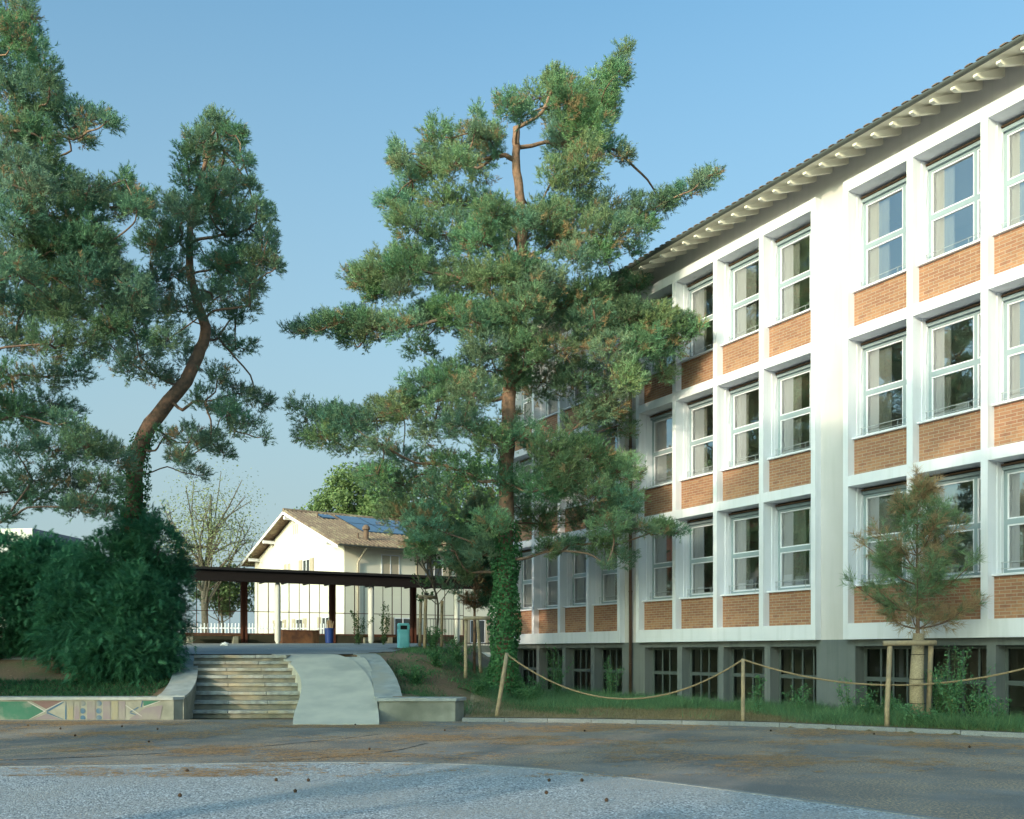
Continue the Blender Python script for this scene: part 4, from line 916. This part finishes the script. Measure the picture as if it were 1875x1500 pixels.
whorl_pine('young_pine', 'small dark dense pine standing between the shelter and the ivy clad trunk', at(868, 30), 6.1-gz(at(868,30)[0], 30), 2.1, 1.05, 43, dens=2.0, brown=.22, cols=((.07,.17,.11),(.10,.20,.11),(.28,.17,.10)), nl=.14)
# rope fence
P1 = (w3(908,1318,22.0), w3(928,1196,21.9)); P2 = (w3(1360,1330,20.5), w3(1360,1206,20.5)); P3 = ((10.6, 17.75, .0), (10.62, 17.75, 1.58))
pole('rope_post', 'weathered round post leaning right beside the ivy clad trunk', 'post', P1[0], P1[1], .05, group='rope fence posts')
pole('rope_post', 'upright thin post on the verge in front of the brick school bay', 'post', (P2[0][0], P2[0][1], .02), P2[1], .045, group='rope fence posts')
pole('rope_post', 'rope post just outside the right edge of the picture', 'post', P3[0], P3[1], .045, group='rope fence posts')
def rope(label, a, b_, sag, tmin=.5):
    t = np.linspace(0, 1, 50)[:, None]; P = np.array(a)*(1-t)+np.array(b_)*t; P[:, 2] -= (4*sag*t*(1-t))[:, 0]; g = MB(); g.tube(P-np.array(a), .019, 8)
    o = g.build('rope', M['rope'], loc=a, smooth=True); tag(o, label, 'rope', 'hemp ropes of the verge fence')
t1 = (P1[1][0], P1[1][1], P1[1][2]-.03); t2 = (P2[1][0], P2[1][1], P2[1][2]-.02); t3 = (P3[1][0], P3[1][1], 1.55)
rope('sagging hemp rope from the leaning post to the upright post', t1, t2, .95); rope('sagging hemp rope running from the upright post out past the young pine', t2, t3, .57)
# dark railing behind the mound
fe = thing('metal_railing', 'dark thin barred railing between the shelter and the ivy clad pine', 'railing', at(765, 36.5), R(10))
zz = 0
g = MB()
for x in np.arange(0, 3.4, .12): g.tube([(x, 0, 0), (x, 0, 1.05)], .008, 5)
g.build('bar', M['black'], fe); g = MB(); g.tube([(0, 0, 1.05), (3.4, 0, 1.05)], .018, 6); g.tube([(0, 0, .1), (3.4, 0, .1)], .014, 6); g.build('rail', M['black'], fe)
# ------------------------------------------------------------------ grass and weeds
def blades(name, label, P, h, w, cols, cat='grass', lean=.35, kind='stuff'):
    n = len(P); d = unit(np.concatenate([rng.normal(size=(n, 2))*lean, np.ones((n, 1))], 1)); a = unit(np.concatenate([rng.normal(size=(n, 2)), np.zeros((n, 1))], 1))*w/2
    hh = h*rng.uniform(.4, 1.3, (n, 1)); bend = np.concatenate([rng.normal(size=(n, 2))*.3, np.zeros((n, 1))], 1)*hh
    V = np.stack([P-a, P+a, P+d*hh+bend], 1); 
    t = rng.random((n, 1)); col = (np.array(cols[0])*t+np.array(cols[1])*(1-t))*rng.uniform(.6, 1.4, (n, 1))
    o = tri_mesh(name, V, col, M['leaf'], None, k=3); tag(o, label, cat, None, kind); return o
def facY(X, D=18.2): return (D-.865*X)/.501
n = 230000; X = rng.uniform(-1.0, 13, n); t = rng.random(n)
k0 = kerbY(X)+.16; k1 = np.minimum(facY(X), k0+12); Y = k0+(k1-k0)*t
dn = np.sin(X*1.3+Y*.7)+np.sin(X*.5-Y*1.9)+rng.normal(size=n)*.5
green = np.clip((X-5.6)/1.8, 0, 1)*1.05+np.clip((Y-k0-3.0)/1.2, 0, 1)*1.1-.25+.35*np.sin(X*2.3+Y*1.7)*np.sin(X*.9-Y)
kp = rng.random(n) < green; kp &= (Y < facY(X))
P = np.stack([X, Y, zf(X, Y)], 1)[kp]; hh0 = (.10+.17*np.clip(.5+.5*np.sin(P[:, 0]*3.1+np.sin(P[:, 1]*2.4)*2)+rng.normal(size=len(P))*.2, 0, 1.3))[:, None]; blades('grass', 'tangled green grass and weeds along the foot of the school wall', P, hh0*1.25, .012, ((.10,.26,.14),(.22,.34,.15)), lean=.6)
kp = (rng.random(n) < .5) & (Y < k0+4.5) & (Y < facY(X)); P = np.stack([X, Y, zf(X, Y)+.01], 1)[kp]; blades('dry_grass', 'thin straw coloured dry grass on the verge behind the kerb', P, .07, .009, ((.32,.26,.15),(.22,.19,.10)))
n = 60000; X = rng.uniform(-3.6, 1.6, n); Y = rng.uniform(22.3, 35, n); kp = (X > np.interp(Y, CYr, ROUT)+.1) & (Y < facY(X)-.2) & (rng.random(n) < .35+.35*np.sin(X*2.1+Y*1.3)+.2*np.sin(Y*2.7))
P = np.stack([X, Y, zf(X, Y)], 1)[kp]; blades('ground_cover', 'low green weeds covering the earth mound right of the ramp', P, .13, .014, ((.07,.19,.09),(.13,.25,.10)), 'ground cover', .7)
n = 5000; X = rng.uniform(-13.5, -8.8, n); Y = rng.uniform(22.75, 24.3, n); P = np.stack([X, Y, zf(X, Y)], 1); blades('ground_cover', 'dark low leaves under the yew behind the mural wall', P, .12, .03, ((.04,.14,.06),(.07,.18,.08)), 'ground cover', .8)
def weed(name, label, base, h, seed, n=9, sp=.22, leaf=.06, cols=((.10,.26,.13),(.16,.32,.15)), group='tall weeds in front of the school wall', flowers=0):
    r = np.random.default_rng(seed); org = np.array(base, float); root = thing(name, label, 'weed', tuple(org), 0, group); g = MB(); P = []; O = []
    for i in range(n):
        e = np.array([r.normal()*sp, r.normal()*sp, h*r.uniform(.5, 1)]); s0 = np.array([r.normal()*.06, r.normal()*.06, -.02]); m_ = (s0+e)/2+np.array([r.normal()*.04, r.normal()*.04, .08*h])
        q = smooth_curve(np.array([s0, m_, e]), 14); g.tube(q, np.linspace(.008, .003, 14), 4, cap=False)
        for j in range(2, 14):
            for _ in range(6): P.append(q[j]+r.normal(size=3)*.05*(1.25-.6*j/14)); O.append(unit(r.normal(size=3)+np.array([0, 0, .6])))
    g.build('stem', foliage_stem, root); leafs(np.array(P), np.array(O), leaf, 'foliage', root, np.zeros(3), cols, asp=.5)
    if flowers:
        Pf = np.array(P)[r.integers(0, len(P), flowers)]+np.array([0, 0, .05]); leafs(Pf, np.array(O)[:len(Pf)], .04, 'flower', root, np.zeros(3), ((.7, .65, .2), (.8, .8, .5)))
    return root
foliage_stem = mat('green_stem', (.08, .14, .05), .7)
for i, (px, Y, h, n_, sp_, fl, lb) in enumerate([
  (1745, 18.8, 1.65, 20, .30, 6, 'tallest bushy weed, right of the wrapped young pine trunk'), (1790, 18.5, 1.0, 14, .25, 6, 'bushy weed beside the tallest one, towards the right edge'),
  (1720, 19.4, 1.2, 14, .25, 0, 'bushy weed right behind the stake of the young pine'), (1385, 22.4, 1.05, 5, .10, 0, 'slender upright weed before a basement window behind the upright rope post'),
  (1460, 22.4, .85, 8, .15, 4, 'pair of leafy stems before the basement window right of the upright post'), (1560, 20.9, .95, 9, .22, 14, 'loose weed with yellow flowers before the blank grey plinth'),
  (1640, 20.2, .7, 9, .2, 2, 'low leafy weed left of the wrapped trunk'), (1820, 18.3, .65, 8, .2, 8, 'low flowering weed near the right edge of the verge'),
  (1120, 29.2, 1.5, 10, .25, 4, 'tall thin weeds covering the last basement window left of the downpipe'), (1020, 31.0, 1.7, 16, .30, 0, 'tall green thicket before the basement windows by the ivy trunk'),
  (985, 30.0, .9, 10, .3, 0, 'leafy weed right of the ivy clad trunk'), (1600, 21, .55, 8, .2, 3, 'short weed at the corner of the grey plinth bay'), (1690, 18.7, .5, 10, .25, 0, 'short weed at the foot of the wrapped trunk')]):
    X_ = (px-937)/F*Y; weed('tall_weed', lb, (X_, Y, gz(X_, Y)), h, 50+i, n_, sp_, .06, flowers=fl)
for i, (px, Y, h, lb) in enumerate([(655, 37.6, 1.5, 'slim potted bamboo like plant left of the second white column'), (702, 37.4, 1.6, 'slim leafy plant right of the second white column')]):
    X_ = (px-937)/F*Y; weed('young_plant', lb, (X_, Y, gz(X_, Y)), h, 80+i, 7, .22, .09, ((.05,.10,.03),(.09,.14,.045)), 'young plants before the shelter')
for i, (px, Y, h, lb) in enumerate([(760, 25.2, .45, 'low herb clump on the mound nearest the ramp wall'), (800, 27, .5, 'low herb clump in the middle of the mound'), (835, 29.5, .8, 'taller herb clump left of the pale stakes'), (790, 32, .8, 'herb clump below the slim young maple'),
   (968, 26.2, .6, 'herb clump right of the foot of the ivy trunk'), (880, 25.4, .5, 'herb clump left of the foot of the ivy trunk')]):
    X_ = (px-937)/F*Y; weed('herb_clump', lb, (X_, Y, gz(X_, Y)), h, 90+i, 14, .28, .07, ((.07,.20,.09),(.12,.25,.10)), 'herb clumps on the mound')
# ------------------------------------------------------------------ cones, litter
cone = None
spots = [(342,1414),(1005,1432),(1065,1432),(540,1452),(329,1460),(814,1339),(676,1374),(1000,1455),(1110,1469),(51,1330),(223,1332),(272,1360),(137,1349),(288,1337),(110,1336),(1411,1340),(1600,1346),(1775,1370),(505,1431),(564,1432),(1070,1340),(650,1329)]
for i, (px, py) in enumerate(spots):
    Yc = EYE*F/(py-HZ); X_ = (px-937)/F*Yc
    if cone is None:
        g = MB(); P = []
        for a in range(7):
            for j in range(10):
                th_ = j/10*2*math.pi+a*.3; r_ = .024*math.sin(math.pi*(a+.7)/7.6)*(1+.25*(j % 2)); P.append((a*.009-.027, r_*math.cos(th_), r_*math.sin(th_)+.022))
        g.add(P, [(a*10+j, a*10+(j+1) % 10, (a+1)*10+(j+1) % 10, (a+1)*10+j) for a in range(6) for j in range(10)]+[tuple(range(10)), tuple(range(69, 59, -1))])
        cone = g.build('pine_cone', mat('cone', (.07, .045, .03), .9)); c = cone
    else: c = cone.copy(); C.objects.link(c)
    c.location = (X_, Yc, .006); c.rotation_euler = (0, 0, i*1.7); c.scale = (.8,)*3; tag(c, 'small brown pine cone lying on the yard', 'pine cone', 'pine cones scattered on the yard')
# fallen needles: real litter on the asphalt
n = 16000; X = rng.uniform(-13, 10, n); Y = rng.uniform(12.0, 22, n)
dn = np.sin(X*.9+2*np.sin(Y*.8))+np.sin(Y*2.3+X*.35)+.6*np.sin(X*2.7-Y*1.1)+np.where((Y > 19.5), .6, 0)-.2
kp = (rng.random(n) < np.clip(.18+.42*dn, .04, 1)) & (Y < kerbY(np.clip(X, -1.2, 13))-.03) & ((X > 0) | (Y < 22)) & ~((X > -5.2) & (X < -2.8) & (Y > 20.5)); X = X[kp]; Y = Y[kp]; q_ = rng.integers(4, 26, len(X)); X = np.repeat(X, q_); Y = np.repeat(Y, q_); n = len(X); sg = np.repeat(rng.uniform(.03, .13, len(q_)), q_); X = X+rng.normal(size=n)*sg*1.5; Y = Y+rng.normal(size=n)*sg*.8
a = rng.uniform(0, math.pi, n); d = np.stack([np.cos(a), np.sin(a), np.zeros(n)], 1); s_ = np.stack([-np.sin(a), np.cos(a), np.zeros(n)], 1)
P = np.stack([X, Y, np.full(n, .009)], 1); Ln = rng.uniform(.025, .06, (n, 1)); V = np.stack([P-d*Ln, P+s_*.004, P+d*Ln+np.array([0, 0, .006]), P-s_*.004], 1)
o = tri_mesh('needle_litter', V, np.array([(.62, .40, .22)])*rng.uniform(.6, 1.25, (n, 1)), M['leaf'], None, k=4); tag(o, 'orange brown pine needles strewn over the tarmac', 'litter', None, 'stuff')
print('polys', sum(len(m.polygons) for m in bpy.data.meshes), 'objects', len(bpy.data.objects))
